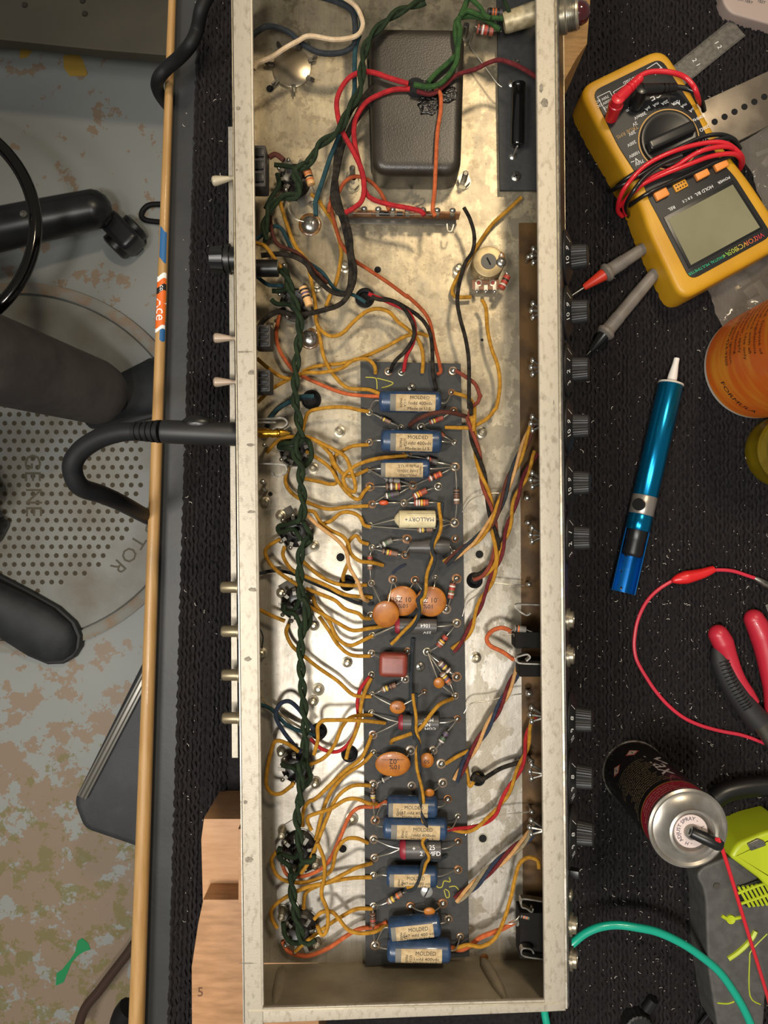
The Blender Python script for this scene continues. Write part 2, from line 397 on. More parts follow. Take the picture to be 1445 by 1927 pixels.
# pressed gussets and copper rivets in the near end
M_END = MATS['end_metal']
for (a, b, r) in (((532, 1822), (516, 1896), .0042), ((909, 1808), (951, 1881), .0042)):
    mb = MB(); A = P(a[0], a[1], Z0+(.003 if a[0] < 600 else .001)); B = P(b[0], b[1], ZR-.005); mb.tube([A, A.lerp(B, .4), B], [.0022, r, r, r*.9, .0015], 12, 6); mb.build('pressed_gusset', M_END, ch)
for (x, y) in ((531, 1822), (911, 1802)):
    mb = MB(); mb.lathe(P(x, y, Z0), (0, 0, 1), [(0, .0030), (.0006, .0029), (.0009, .0015), (.001, 0)], 16); mb.build('rivet', M_COPPER, ch)
wall('far_wall', P(462, YT+6, ZR), P(1046, YT+6, ZR), P(462, YT+6, Z0)*1.0, P(1050, YT+6, Z0), .0012)
# brass ground plate folded under the front controls
brz = .0006
mb = MB(); mb.prism([xy(984, 1760, Z0), xy(1062, 1760, Z0), xy(1050, 420, Z0), xy(976, 420, Z0)], Z0+.0001, Z0+brz); mb.build('ground_plate', M_BRASS, ch)
# black faceplate on the outside of the front wall
n_out = Vector((.063, 0, .0224)).normalized()
M_FACE = mat('faceplate_black', '#3c3936', .3, .2)
a, b, c, d = rt0+n_out*.0015+Vector((0, 0, -.002)), rt1+n_out*.0015+Vector((0, 0, -.002)), rb0+n_out*.0015, rb1+n_out*.0015
v = [a, b, d, c]; v += [q+n_out*.0012 for q in v]
mb = MB(); mb.raw(v, [[0, 1, 2, 3], [7, 6, 5, 4], [0, 4, 5, 1], [1, 5, 6, 2], [2, 6, 7, 3], [3, 7, 4, 0]]); mb.build('faceplate', M_FACE, ch)
def onface(py, z, out=.0):         # point on the slanted front at picture row py (taken at height z)
    t = (ZR-z)/(ZR-Z0); D = CAMZ-z; y = -(py-963.5)*D/FPX
    s = (rt0.y-y)/(rt0.y-rt1.y); x = (rt0.x+(rt1.x-rt0.x)*s)*(1-t)+(rb0.x+(rb1.x-rb0.x)*s)*t
    return Vector((x, y, z))+n_out*(.0027+out)
# printed ticks on the faceplate
tdir = Vector((0, 1, 0)); upd = n_out.cross(tdir); 
if upd.z < 0: upd = -upd
# nine skirted knobs
M_KNOB = mat('knob_black', '#121212', .5, 0, '#1a1919', 200)
zk = .150
KN = [(487, ['10', '9']), (590, ['10', '9']), (697, ['3', '2', '1']), (803, ['10', '9']), (909, ['10', '9']), (1012, ['3', '2', '1']), (1351, ['10', '9', '8']), (1458, ['10', '9', '8']), (1563, ['10', '9', '8'])]
for i, (py, nums) in enumerate(KN):
    c = onface(py, zk)
    mb = MB(); prof = []
    bm = bmesh.new()
    prof = [(.0045, .0080), (.0055, .0078), (.0148, .0070), (.0155, .0064), (.0157, .0)]
    n = 56; a = n_out; u = Vector((0, 1, 0)); w_ = a.cross(u); vs_ = []
    for (dd, r) in prof:
        for k in range(n):
            rr = r*(1.06 if (k % 2 == 0 and dd < .0154) else 1.0); t = 2*PI*k/n; vs_.append(c+a*dd+(u*math.cos(t)+w_*math.sin(t))*max(rr, 1e-5))
    fs_ = [[q*n+k, q*n+(k+1) % n, (q+1)*n+(k+1) % n, (q+1)*n+k] for q in range(len(prof)-1) for k in range(n)]
    mb.raw(vs_, fs_); kn = mb.build('control_knob', M_KNOB, ch, smooth=25)
    mb = MB(); mb.lathe(c, a, [(0, .0176), (.0012, .0180), (.002, .0176), (.0048, .0112), (.0052, .0085), (.0052, 0)], 48); mb.build('skirt', M_KNOB, kn, smooth=35)
    mb = MB(); top = Vector((0, 0, 1)); top = (top-a*top.dot(a)).normalized(); left = Vector((0, 1, 0))
    for j, s in enumerate(nums+['|']):
        ph = (-24+j*30) if len(nums) == 2 else (-44+j*30)
        ph = math.radians(ph)
        radial = top*math.cos(ph)+left*math.sin(ph); tang = -top*math.sin(ph)+left*math.cos(ph)
        slope = (radial*(.0176-.0112)-a*(.0028)).normalized()
        cc = c+a*.0034+radial*.0146+slope.cross(tang)*0
        nn = tang.cross(slope); nn = nn if nn.dot(a) > 0 else -nn
        text_flat(mb, s, .0040, cc+nn*.0003, tang, slope)
    mb.build('numerals', M_WHITE, kn, smooth=0)
    # potentiometer can, lugs and solder inside the wall
    ci = c-a*.0035; mb = MB(); mb.lathe(ci, -a, [(0, .0085), (.007, .0085), (.0075, .0075), (.0075, 0)], 24); pot = mb.build('potentiometer', M_DSTEEL, ch)
    for j in (-1, 0, 1):
        q = P(1001+j*j*3-.5*i, py-6+j*13, .146); q1 = ci-a*.004+Vector((0, j*.0045, .003)); mb = MB(); mb.use(M_STEEL).tube([q1, q1.lerp(q, .5)+Vector((0, 0, .001)), q], .0009, 6, 3); mb.use(M_SOLDER).sphere(q, .0019, (1, 1.2, .8), 10, 6)
        mb.build('solder_lug', None, pot)
# front input jacks, slide switch, fuse holder, jewel lamp
M_JACK = mat('jack_metal', '#a8a08c', .35, .8)
for py in (1165, 1233, 1738, 1802):
    c = onface(py, .158); mb = MB(); mb.lathe(c, n_out, [(0, .0075), (.0015, .0075), (.0016, .0056), (.004, .0054), (.0042, .0034), (.001, .0032), (.001, 0)], 20); j = mb.build('front_jack', M_JACK, ch)
c = onface(1640, .16); mb = MB(); mb.box(Mloc(c+n_out*.003, (0, 1, 0), n_out), .005, .006, .006, .0005); mb.build('slide_switch', M_BLACKP, ch)
c = onface(1682, .155); mb = MB(); mb.lathe(c, n_out, [(0, .004), (.001, .004), (.0016, .002), (.0016, 0)], 14); mb.build('panel_screw', M_JACK, ch)
# jewel pilot lamp at the far end
c = onface(34, .160); lamp = MB(); lamp.lathe(c, n_out, [(0, .0105), (.003, .0105), (.004, .0095), (.0105, .0092), (.0115, .0085), (.0115, .007)], 32, cap=False)
lp = lamp.build('pilot_lamp_bezel', M_JACK, ch)
mb = MB()
for q in range(6): mb.lathe(c+n_out*(.0045+q*.0009), n_out, [(0, .0094), (.0003, .0098), (.0006, .0094)], 32, cap=False)
mb.build('bezel_thread', M_STEEL, lp)
mb = MB(); mb.lathe(c+n_out*.009, n_out, [(0, .0075), (.004, .0074), (.007, .006), (.009, .0035), (.0097, 0)], 20); mb.build('red_jewel', mat('dark_red_glass', '#3a0a10', .12, 0, coat=1), lp)
ci = P(1010, 28, zf(36)); mb = MB(); A = P(948, 44, zf(34)); B = P(1016, 22, zf(38)); dd = (B-A)
mb.lathe(A, dd, [(0, .0060), (.002, .0066), (.012, .0068), (.020, .0072), (dd.length, .0072)], 24); mb.build('lamp_socket', mat('lamp_shell', '#b5a888', .45, .3, '#8c7f60', 150), lp)

# rear side hardware ------------------------------------------------
def leftwall(py, z):
    D = CAMZ-z; y = -(py-963.5)*D/FPX; s = (xl0[1]-y)/(xl0[1]-xl1[1]); return Vector((xl0[0]+(xl1[0]-xl0[0])*s, y, z))
mL = Vector((-1, 0, 0))
for py in (1105, 1188, 1270, 1351):
    c = leftwall(py, .165); mb = MB(); mb.lathe(c, mL, [(0, .0058), (.0016, .0058), (.0017, .0050), (.0042, .0050), (.0044, .0038), (.0138, .0037), (.015, .0028), (.0152, 0)], 18)
    j = mb.build('phono_socket', mat('nickel', '#8d8168', .4, .75), ch)
    mb = MB(); mb.lathe(c+mL*.0024, mL, [(0, .0054), (.0005, .0064), (.0011, .0054)], 6, cap=False); mb.build('nut', M_DSTEEL, j)
M_BAT = mat('toggle_bat', '#9b8a78', .4, .1); M_BATW = mat('toggle_cream', '#a79d86', .4, .1)
for (py, tipy, m) in ((333, 341, M_BATW), (637, 636, M_BAT), (719, 719, M_BAT)):
    c = leftwall(py, .165); mb = MB(); mb.lathe(c, mL, [(0, .0045), (.001, .0045), (.0012, .0030), (.002, .0028), (.002, 0)], 16); sw = mb.build('toggle_switch', M_DSTEEL, ch)
    tip = P(402 if m is M_BATW else 405, tipy, .166); ax = tip-c; L_ = ax.length
    mb = MB(); mb.lathe(c+ax*.08, ax, [(0, .0012), (L_*.25, .0014), (L_*.8, .0032), (L_*.92, .0032), (L_*.98, .0022), (L_, 0)], 16); mb.build('bat_lever', m, sw)
# switch bodies inside
for (s, d) in (('A 320,1165', (.0110, .0270)), ('C 352,965', (.0090, .0145)), ('C 350,1265', (.0090, .0145))):
    q = pts(s, 40)[0]; mb = MB(); mb.box(Mloc(q, (1, 0, 0)), .0105, d[1], .016, .0014); b = mb.build('switch_body', mat('switch_bakelite', '#2f2d2c', .6, 0, '#3b3836', 400), ch)
    for e in (-1, 0, 1):
        mb = MB(); mb.box(Mloc(q+Vector((.001, e*d[1]*.3, .0085)), (1, 0, 0)), .006, d[1]*.20, .002, .0003); mb.build('terminal_slot', M_BLACKP, b)
# fuse holder
c = leftwall(488, .160); mb = MB(); mb.lathe(c, mL, [(0, .0080), (.007, .0080), (.0072, .0098), (.010, .0098), (.0102, .0078), (.0118, .0076)], 28, cap=False); fh = mb.build('fuse_holder', M_BLACKP, ch)
mb = MB(); n = 36; vs_ = []; 
for (dd, r) in ((.0115, .0084), (.020, .0076), (.0205, .006), (.0205, 0)):
    for k in range(n):
        t = 2*PI*k/n; rr = max(r*(1.07 if k % 3 == 0 and dd < .0202 else 1), 1e-5); vs_.append(c+mL*dd+Vector((0, math.cos(t), math.sin(t)))*rr)
mb.raw(vs_, [[q*n+k, q*n+(k+1) % n, (q+1)*n+(k+1) % n, (q+1)*n+k] for q in range(3) for k in range(n)]); mb.build('fuse_cap', M_BLACKP, fh, smooth=25)
mb = MB(); A = leftwall(505, .160); mb.lathe(A, (1, 0, 0), [(0, .0056), (.024, .0056), (.024, 0)], 20); mb.build('fuse_body', M_BLACKP, fh)
# knurled ring discs of the two outlet holes and speaker jack nuts
for (py, r, t) in ((165, .0150, .0035), (112, .004, .001), (230, .004, .001), (290, .004, .001), (905, .0065, .0025)):
    c = leftwall(py, .155); mb = MB(); mb.lathe(c, mL, [(0, r), (t*.6, r), (t, r*.9), (t, r*.6), (t*.5, r*.55), (t*.5, 0)], 26); mb.build('panel_ring' if r > .01 else 'panel_nut', M_DSTEEL, ch)
# thin bracket plate outside the rear wall
mb = MB(); mb.prism([xy(437, 1425, .150), xy(448, 1425, .150), xy(438, 240, .150), xy(430, 240, .150)], .1495, .151); mb.build('rear_plate', M_RIM, ch)
# jack springs
def spring(name_, s, h, w_=.005, t=.0005, parent=ch):
    p = smooth_path(pts(s, h), 4); mb = MB(); vs_ = []; n = len(p)
    for i in range(n):
        a = p[max(i-1, 0)]; b = p[min(i+1, n-1)]; t_ = (b-a).normalized(); nn = Vector((-t_.y, t_.x, 0)).normalized()*t
        vs_ += [p[i]+nn+Vector((0, 0, w_/2)), p[i]-nn+Vector((0, 0, w_/2)), p[i]-nn-Vector((0, 0, w_/2)), p[i]+nn-Vector((0, 0, w_/2))]
    fs_ = [[i*4+k, i*4+(k+1) % 4, i*4+4+(k+1) % 4, i*4+4+k] for i in range(n-1) for k in range(4)]+[[0, 1, 2, 3], [(n-1)*4+k for k in range(4)]]
    mb.raw(vs_, fs_); return mb.build(name_, M_STEEL, parent)
for s, h in (('H 1000,100 850,97 835,115 850,140 880,160 905,170 930,155', 34), ('H 1000,500 860,495 835,475 835,455 860,445 905,435 925,455 900,480', 40),
             ('J 1020,700 880,680 865,700 870,735 900,745 935,770 945,745', 34), ('J 1030,1090 890,1070 865,1040 880,1015 930,1020 950,1050', 36),
             ('E 310,480 400,482 490,490 505,520 490,550 450,560 430,570 405,540', 38), ('E 310,180 400,175 480,172 510,205 480,235 440,235 410,250', 40), ('E 310,200 430,200', 41)):
    spring('jack_spring', s, h)
for s in ('H 900,330', 'H 930,520', 'J 930,800', 'J 930,1000', 'J 930,900'):
    q = pts(s, 24)[0]; mb = MB(); mb.box(Mloc(q, (1, 0, 0)), .017, .011, .016, .001); mb.build('jack_body', mat('jack_fibre', '#141210', .85, spec=.2), ch)
# small fixings standing on the chassis floor
for s, hh in (('E 685,510', 4), ('E 465,830', 4), ('E 690,1040', 4), ('E 470,1355', 4), ('E 865,262', 9), ('G 690,240', 4), ('G 915,490', 5), ('G 685,752', 5), ('G 337,428', 6), ('G 472,1092', 6), ('G 700,1302', 6),
              ('I 480,222', 10), ('I 706,436', 7), ('I 480,765', 10), ('I 712,968', 7), ('H 560,460', 4), ('F 600,268', 4), ('C 410,893', 4), ('C 712,612', 4), ('C 902,482', 6), ('D 440,500', 7), ('E 360,742', 3), ('I 948,145', 1), ('G 718,676', 1)):
    q = pts(s, 0)[0]; r = .0026 if hh > 1 else .003; mb = MB(); h_ = hh*.001
    mb.lathe(q, (0, 0, 1), [(0, r*1.5), (.0008, r*1.5), (.0012, r), (h_+.0008, r*.95), (h_+.0012, r*.6), (h_+.0007, r*.4), (h_+.0007, 0)], 16); mb.build('fixing_screw', M_JACK, ch)
for s, r in (('C 1122,498', 2.4), ('E 870,1115', 3.0), ('F 585,1095', 2.8), ('J 608,280', 2.8), ('I 885,350', 2.8), ('A 390,605', 2.6), ('E 393,685', 1.5), ('F 0,0', .1), ('C 1375,0', .1), ('D 603,975', 1.0)):
    if r < .5: continue
    q = pts(s, 0)[0]; mb = MB(); mb.lathe(q+Vector((0, 0, -.0009)), (0, 0, 1), [(0, r*.001), (.001, r*.001), (.00105, 0)], 18); mb.build('drilled_hole', mat('hole_dark', '#050505', .9), ch)
    mb = MB(); mb.lathe(q, (0, 0, 1), [(-.0002, r*.001), (.0003, r*.00102), (.0003, r*.00118), (-.0002, r*.0013)], 18, cap=False); mb.build('hole_edge', M_JACK, ch)
# rubber grommets
for s, r in (('C 1035,690', 5.6), ('E 672,45', 5.6), ('E 915,1290', 4.6), ('G 722,960', 4.8), ('G 930,1112', 4.8), ('F 552,1272', 4.6), ('H 575,1280', 4.2)):
    q = pts(s, 0)[0]; r *= .001; mb = MB(); k = [(0, r*1.25), (.002, r*1.2), (.003, r), (.002, r*.72), (-.0005, r*.7)]
    mb.use(M_BLACKR).lathe(q, (0, 0, 1), k, 24, cap=False); mb.use(MATS['hole_dark']).lathe(q, (0, 0, 1), [(.0003, r*.75), (.0004, 0)], 18, cap=False); mb.build('grommet', None, ch)
# solder ground domes with burnt flux around them
for s, r in (('C 662,190', 6.4), ('C 660,965', 6.0)):
    q = pts(s, 0)[0]; r *= .001; mb = MB()
    mb.use(M_FLUX).lathe(q, (0, 0, 1), [(0, r*1.28), (.0004, r*1.2), (.0005, r)], 22, cap=False); mb.use(M_SOLDER).sphere(q, r, (1, 1, .55), 20, 12); mb.build('ground_solder', None, ch)
# bolts with nuts
for s, hh in (('B 477,1240', 14), ('A 955,1205', 14), ('B 480,270', 16), ('A 955,1260', 4)):
    q = pts(s, 0)[0]; mb = MB(); mb.lathe(q, (0, 0, 1), [(0, .0052), (.001, .0052), (.001, .0045)], 22); mb.lathe(q+Vector((0, 0, .001)), (0, 0, 1), [(0, .0046), (.0035, .0046), (.0035, 0)], 6)
    b = mb.build('nut', M_JACK, ch); mb = MB(); mb.lathe(q, (0, 0, 1), [(.003, .0021), (hh*.001, .002), (hh*.001+.0006, .0014), (hh*.001+.0006, 0)], 12); mb.build('bolt_shank', M_DSTEEL, b)
# can capacitor base with twist tabs
q = pts('A 542,470', 0)[0]; r = .0138
mb = MB(); mb.lathe(q, (0, 0, 1), [(0, r), (.0018, r), (.0022, r*.95), (.0022, 0)], 36); cb = mb.build('capacitor_can_base', mat('can_base', '#a79c85', .3, .7, '#8c806a', 60), ch)
for k in range(7):
    a = math.radians(20+k*51); d = Vector((math.cos(a), math.sin(a), 0)); mb = MB(); mb.box(Mloc(q+d*r*1.12+Vector((0, 0, .003)), d, (0, 0, 1)), .0055, .003, .0006); mb.box(Mloc(q+d*r*1.28+Vector((0, 0, .0042)), d, Vector((.3, .2, 1)).normalized()), .003, .0012, .0025); mb.build('twist_tab', M_DSTEEL, cb)
# pencilled marks on the chassis
mb = MB(); textP(mb, 'CO', 'A', 1225, 110, Z0+.0002, 90, 18); mb.build('pencil_marks', mat('pencil', '#6d6658', .8), ch, smooth=0)
mb = MB(); textP(mb, 'M2', 'B', 150, 1360, Z0+.0002, 35, 22)
mb.build('pencil_marks', mat('pencil', '#6d6658', .8), ch, smooth=0)

# ---------------------------------------------------------------- power transformer
def rbox(name, poly, z0, z1, bev, m, parent=None, seg=4, **k):
    mb = MB(); mb.prism(poly, z0, z1, bev, seg); return mb.build(name, m, parent, **k)
tr = empty('power_transformer', P(772, 195, Z0), 'dark rounded transformer cover with red, green and black leads leaving its tarry middle', 'transformer')
rbox('end_bell', roundpoly([xy(700, 332, zf(20)), xy(866, 334, zf(20)), xy(874, 62, zf(20)), xy(694, 60, zf(20))][::1], .011, 8), Z0+.001, zf(27), .008, M_TRAFO, tr, 6)
rbox('mounting_lip', roundpoly([xy(698, 336, Z0), xy(860, 338, Z0), xy(873, 90, Z0), xy(690, 88, Z0)], .006, 5), Z0, Z0+.002, .0004, M_TRAFO, tr)
q = P(802, 170, zf(27)); random.seed(5); mb = MB(); poly = []
for k in range(40):
    a = 2*PI*k/40; rr = .0105+.0028*math.sin(a*3+1)+random.uniform(-.0012, .0012); poly.append((q.x+.004+math.cos(a)*rr*1.25, q.y-.004+math.sin(a)*rr))
mb.prism(poly, zf(26.8), zf(27.9), .0004); mb.build('tar_seal', M_TAR, tr)
mb = MB(); mb.lathe(P(782, 165, zf(27)), (0, 0, 1), [(0, .007), (.0016, .006), (.0014, .0045), (.0012, 0)], 20); mb.build('lead_hole', MATS['hole_dark'], tr)

# ---------------------------------------------------------------- fibre board with the big resistor
fb = empty('bias_board', P(970, 220, Z0), 'narrow black fibre board at the far right holding the long black resistor', 'circuit board')
rbox('board', [xy(941, 357, zf(6)), xy(1030, 357, zf(6)), xy(1026, -60, zf(6)), xy(934, -60, zf(6))], zf(3), zf(6), .0003, M_BOARD, fb)
for s in ('B 830,430', 'B 805,572', 'B 812,1065'):
    q = pts(s, 6)[0]; mb = MB(); mb.lathe(q, (0, 0, 1), [(0, .0028), (.0008, .0026), (.0016, .0014), (.0018, 0)], 14); mb.build('eyelet', M_SOLDER, fb)
def phillips(s, h, r, parent, m=M_STEEL, slot=False, rot=.4):
    q = pts(s, h)[0]; mb = MB(); mb.use(m).lathe(q, (0, 0, 1), [(0, r), (.0006, r), (.0014, r*.7), (.0016, 0)], 22)
    mb.use(MATS['hole_dark'])
    for a in ((rot,) if slot else (rot, rot+PI/2)): mb.box(Mloc(q+Vector((0, 0, .0015)), (math.cos(a), math.sin(a), 0)), r*(1.7 if slot else 1.1), r*.2, .0003)
    return mb.build('screw', None, parent)
phillips('B 833,1200', 6, .0036, fb)

# ---------------------------------------------------------------- main circuit board
bd = empty('circuit_board', P(780, 1250, Z0), 'long dark grey fibre circuit board crowded with capacitors, resistors and yellow wires', 'circuit board')
ZB = zf(10)
rbox('board', [xy(688, 1819, ZB), xy(883, 1800, ZB), xy(867, 684, ZB), xy(678, 680, ZB)], zf(7.2), ZB, .0002, M_BOARD, bd)
for x, y in ((705, 700), (845, 700), (700, 1240), (860, 1240), (705, 1790), (865, 1780)):
    mb = MB(); mb.lathe(P(x, y, Z0), (0, 0, 1), [(0, .003), (.0073, .003)], 12); mb.build('standoff', M_STEEL, bd)
EY = ('C 1195,1190 1285,1195 D 405,1185 395,1330 E 1065,130 1280,235 1065,335 1320,420 1065,520 1070,635 1360,625 1085,755 1300,745 1070,900 1085,1050 1320,990 1310,1100 1080,1290 1225,1265 1375,1270 '
      'F 410,120 190,230 415,335 420,500 305,635 415,880 420,990 415,1090 285,1255 430,1260 G 1075,175 1085,310 1080,430 1325,415 1080,575 1085,710 1310,605 1080,835 1090,985 1095,1105 1345,1090 1090,1325 '
      'H 430,225 230,420 430,590 210,695 420,720 435,875 270,1090 325,1180 125,1330 335,1310 370,1420 360,130 I 1105,155 1095,285 1100,410 1095,530 1095,740 1345,740 1105,1005 J 440,130 440,300 440,490 335,720 375,825 455,945')
random.seed(11)
for q in pts(EY, 10):
    mb = MB(); r = random.uniform(.0017, .0026); fl_ = random.random() < .6
    if fl_: mb.use(M_FLUX).lathe(q, (0, 0, 1), [(0, r*1.45), (.0004, r*1.4), (.0005, 0)], 12)
    mb.use(M_COPPER if random.random() < .3 else M_JACK).lathe(q, (0, 0, 1), [(0, r*1.2), (.0007, r*1.15), (.0009, r*.9)], 14, cap=False)
    mb.use(M_SOLDER).sphere(q+Vector((random.uniform(-.0003, .0003), random.uniform(-.0003, .0003), .0006)), r*.9, (1, random.uniform(.8, 1.1), random.uniform(.7, 1.1)), 12, 8); mb.build('solder_joint', None, bd)
phillips('D 122,1300', 10, .0033, bd); phillips('H 182,522', 10, .0034, bd); phillips('J 227,640', 10, .0042, bd, mat('bright_screw', '#b9b9b6', .3, .6), True, 1.1)
M_CHALK = mat('yellow_chalk', '#a9a23c', .9)
for s in ('C 1040,1228 1100,1232 1115,1250 1118,1310', 'C 1118,1235 1180,1250 1228,1268 1190,1290 1150,1300', 'J 285,575 300,610 330,610 345,570 385,575 380,545', 'J 345,630 360,680 380,675 375,640 350,625', 'J 380,610 420,605 445,630'):
    mb = MB(); mb.tube([q for q in pts(s, 10.15)], .0004, 4, 4); mb.build('chalk_mark', M_CHALK, bd)

for s, r in (('E 342,602', 3.6), ('E 350,655', 3.2), ('E 352,350', 2.8), ('F 912,712', 3.8), ('F 918,880', 3.4), ('F 925,1300', 3.2), ('H 925,705', 4.2), ('H 940,1165', 3.6), ('J 945,100', 3.6), ('C 485,470', 3.6), ('C 325,880', 2.4), ('D 920,410', 3.4)):
    q = pts(s, 12)[0]; mb = MB(); mb.use(M_STEEL).lathe(Vector((q.x, q.y, Z0+.001)), (0, 0, 1), [(0, .0012), (.011, .0012)], 8); mb.use(M_SOLDER).sphere(q, r*.0006, (1, .9, .8), 12, 8); mb.build('solder_post', None, ch)

M_SCUFF = mat('scuff', '#6a6254', .6, 0, '#8d8474', 500, .4, .7)
for s, a, b in (('E 258,350', 9, 3), ('E 265,805', 8, 3), ('E 270,1335', 9, 4), ('G 240,470', 7, 5), ('I 247,425', 8, 6), ('I 222,35', 4, 4), ('A 175,735', 5, 4), ('A 165,1155', 2, 2), ('C 215,1055', 14, 2), ('C 265,1195', 7, 5), ('D 1090,1400', 1, 5), ('B 1030,700', 8, 10), ('B 1005,600', 4, 9), ('I 240,1130', 16, 1.5)):
    x, y = PX(s.split()[0], *map(float, s.split()[1].split(','))); k = (CAMZ-ZR)/FPX; q = P(x, y, ZR+.00002); random.seed(int(x)); poly = []
    for i in range(14):
        t = 2*PI*i/14; rr = random.uniform(.75, 1.15); poly.append((q.x+math.cos(t)*a*k*rr, q.y+math.sin(t)*b*k*rr))
    mb = MB(); mb.prism(poly, ZR-.0001, ZR+.00008); mb.build('scuff_mark', M_SCUFF, ch)

# ---------------------------------------------------------------- parts soldered on the board
def lead(mb, a, b, lift=.003, r=.0004):
    a = Vector(a); b = Vector(b); mb.tube([a, a.lerp(b, .25)+Vector((0, 0, lift*.8)), a.lerp(b, .7)+Vector((0, 0, lift)), b], r, 6, 4)
def blue_cap(x0, y0, x1, y1, w, lines, label, flip=False, frac=(.18, .80), leads='', side_ink=True, lw=1.0):
    zc = ZB+.0022; R = w/2*(CAMZ-zc-.006)/FPX; zc += R
    A = P(x0, y0, zc); B = P(x1, y1, zc); ax = (B-A).normalized(); L = (B-A).length; side = ax.cross(Vector((0, 0, 1)))   # side points to picture bottom
    e = empty('blue_capacitor', (A+B)/2, label, 'capacitor', 'blue moulded capacitors on the circuit board')
    mb = MB(); prof = [(0, R*.55)]+[(R*.35*(1-math.cos(t)), R*(.55+.45*math.sin(t))) for t in (.4, .8, 1.2, PI/2)]; prof = prof+[(L-d, r) for d, r in prof[::-1]]
    mb.lathe(A, ax, prof, 28); mb.build('body', M_BLUECAP, e)
    def cyl(s, t, dr=.00012): return A+ax*s+side*math.sin(t/R)*(R+dr)+Vector((0, 0, 1))*math.cos(t/R)*(R+dr)
    s0, s1 = L*frac[0], L*frac[1]; t0, t1 = -R*.85, R*.85
    off = R*.28; mb = MB(); vs_ = []; nn = 12
    for j in range(nn+1):
        t = t0+(t1-t0)*j/nn+off; vs_ += [cyl(s0, t), cyl(s1, t), cyl(s0, t, .0000), cyl(s1, t, .0000)]
    mb.raw(vs_, [[4*j, 4*j+1, 4*j+5, 4*j+4] for j in range(nn)]); lab = mb.build('paper_label', M_PAPER, e)
    mb = MB(); k = -1 if flip else 1; h = R*.30*lw; sc = (s0+s1)/2+(s1-s0)*.10; n = len(lines)
    for i, ln in enumerate(lines):
        tt = off+(i-(n-1)/2)*R*.50
        text_fn(mb, ln, h, lambda x, y, tt=tt: cyl(sc+k*x, (k*(-y)+(tt if not flip else 2*off-tt)), .00022))
    ss = s0+(s1-s0)*(.13 if not flip else .93)
    for i, ln in enumerate(['MADE', 'U.S.A.']):
        text_fn(mb, ln, h*.7, lambda x, y, i=i: cyl(ss+y+i*R*.35, off+x, .00022))
    mb.build('print', M_INK, e, smooth=0)
    if side_ink:
        mb = MB(); vs_ = []
        for j in range(nn+1):
            t = t0+(t1-t0)*j/nn+off; vs_ += [cyl(s0-L*.09, t, .0001), cyl(s0, t, .0001)]
        mb.raw(vs_, [[2*j, 2*j+1, 2*j+3, 2*j+2] for j in range(nn)]); mb.build('ink_band', mat('faded_band', '#6d6a62', .7), e)
    for ln in leads.split(';'):
        if not ln.strip(): continue
        q = pts(ln, 11); end = A if (q[0]-A).length < (q[0]-B).length else B
        mb = MB(); mb.tube([q[0]]+[end+(end-(A+B)/2).normalized()*.0035+Vector((0, 0, -.001))]+[end+((A+B)/2-end).normalized()*.002], .00045, 6, 4); mb.build('lead', M_WIREM, e)
    return e
T3 = ['MOLDED', '.1mfd 400vdc', 'Made in U.S.']; T4 = ['MOLDED', '.047 mfd 400 vdc', 'Made in U.S.']
blue_cap(713, 755, 830, 757, 41, T3, 'topmost blue moulded capacitor on the board, below the yellow chalk mark', False, (.27, .90), 'E 1065,130;D 395,1330')
blue_cap(716, 829, 831, 831, 43, T3, 'second blue moulded capacitor from the top of the board, paint flecks on its side', False, (.25, .84), 'E 1065,335;F 415,335')
blue_cap(716, 882, 809, 882, 36, ['MOLDED', '.1mfd 200vdc', 'Made in U.S.'], 'third blue capacitor from the top, its MOLDED label upside down', True, (.10, .85), 'E 1065,520;F 420,500')
blue_cap(728, 1516, 823, 1518, 40, T4, 'blue capacitor with small orange disc touching its right end', False, (.12, .80), 'I 1105,155;H 370,1420')
blue_cap(720, 1556, 841, 1559, 41, T3, 'blue capacitor pressed between another blue one and the plus-marked grey one', False, (.22, .88), 'I 1100,170;J 440,130')
blue_cap(727, 1648, 823, 1649, 38, T4, 'blue capacitor standing alone above the white slotted screw', False, (.15, .85), 'I 1095,530;I 1098,545;J 440,490')
blue_cap(731, 1748, 829, 1738, 42, T4, 'slightly tilted blue capacitor second from the bottom of the board', False, (.14, .85), 'I 1105,1005;J 375,825')
blue_cap(728, 1786, 848, 1788, 43, T3, 'lowest and longest blue capacitor beside the near chassis end', False, (.22, .85), 'I 1108,1012;J 455,945')
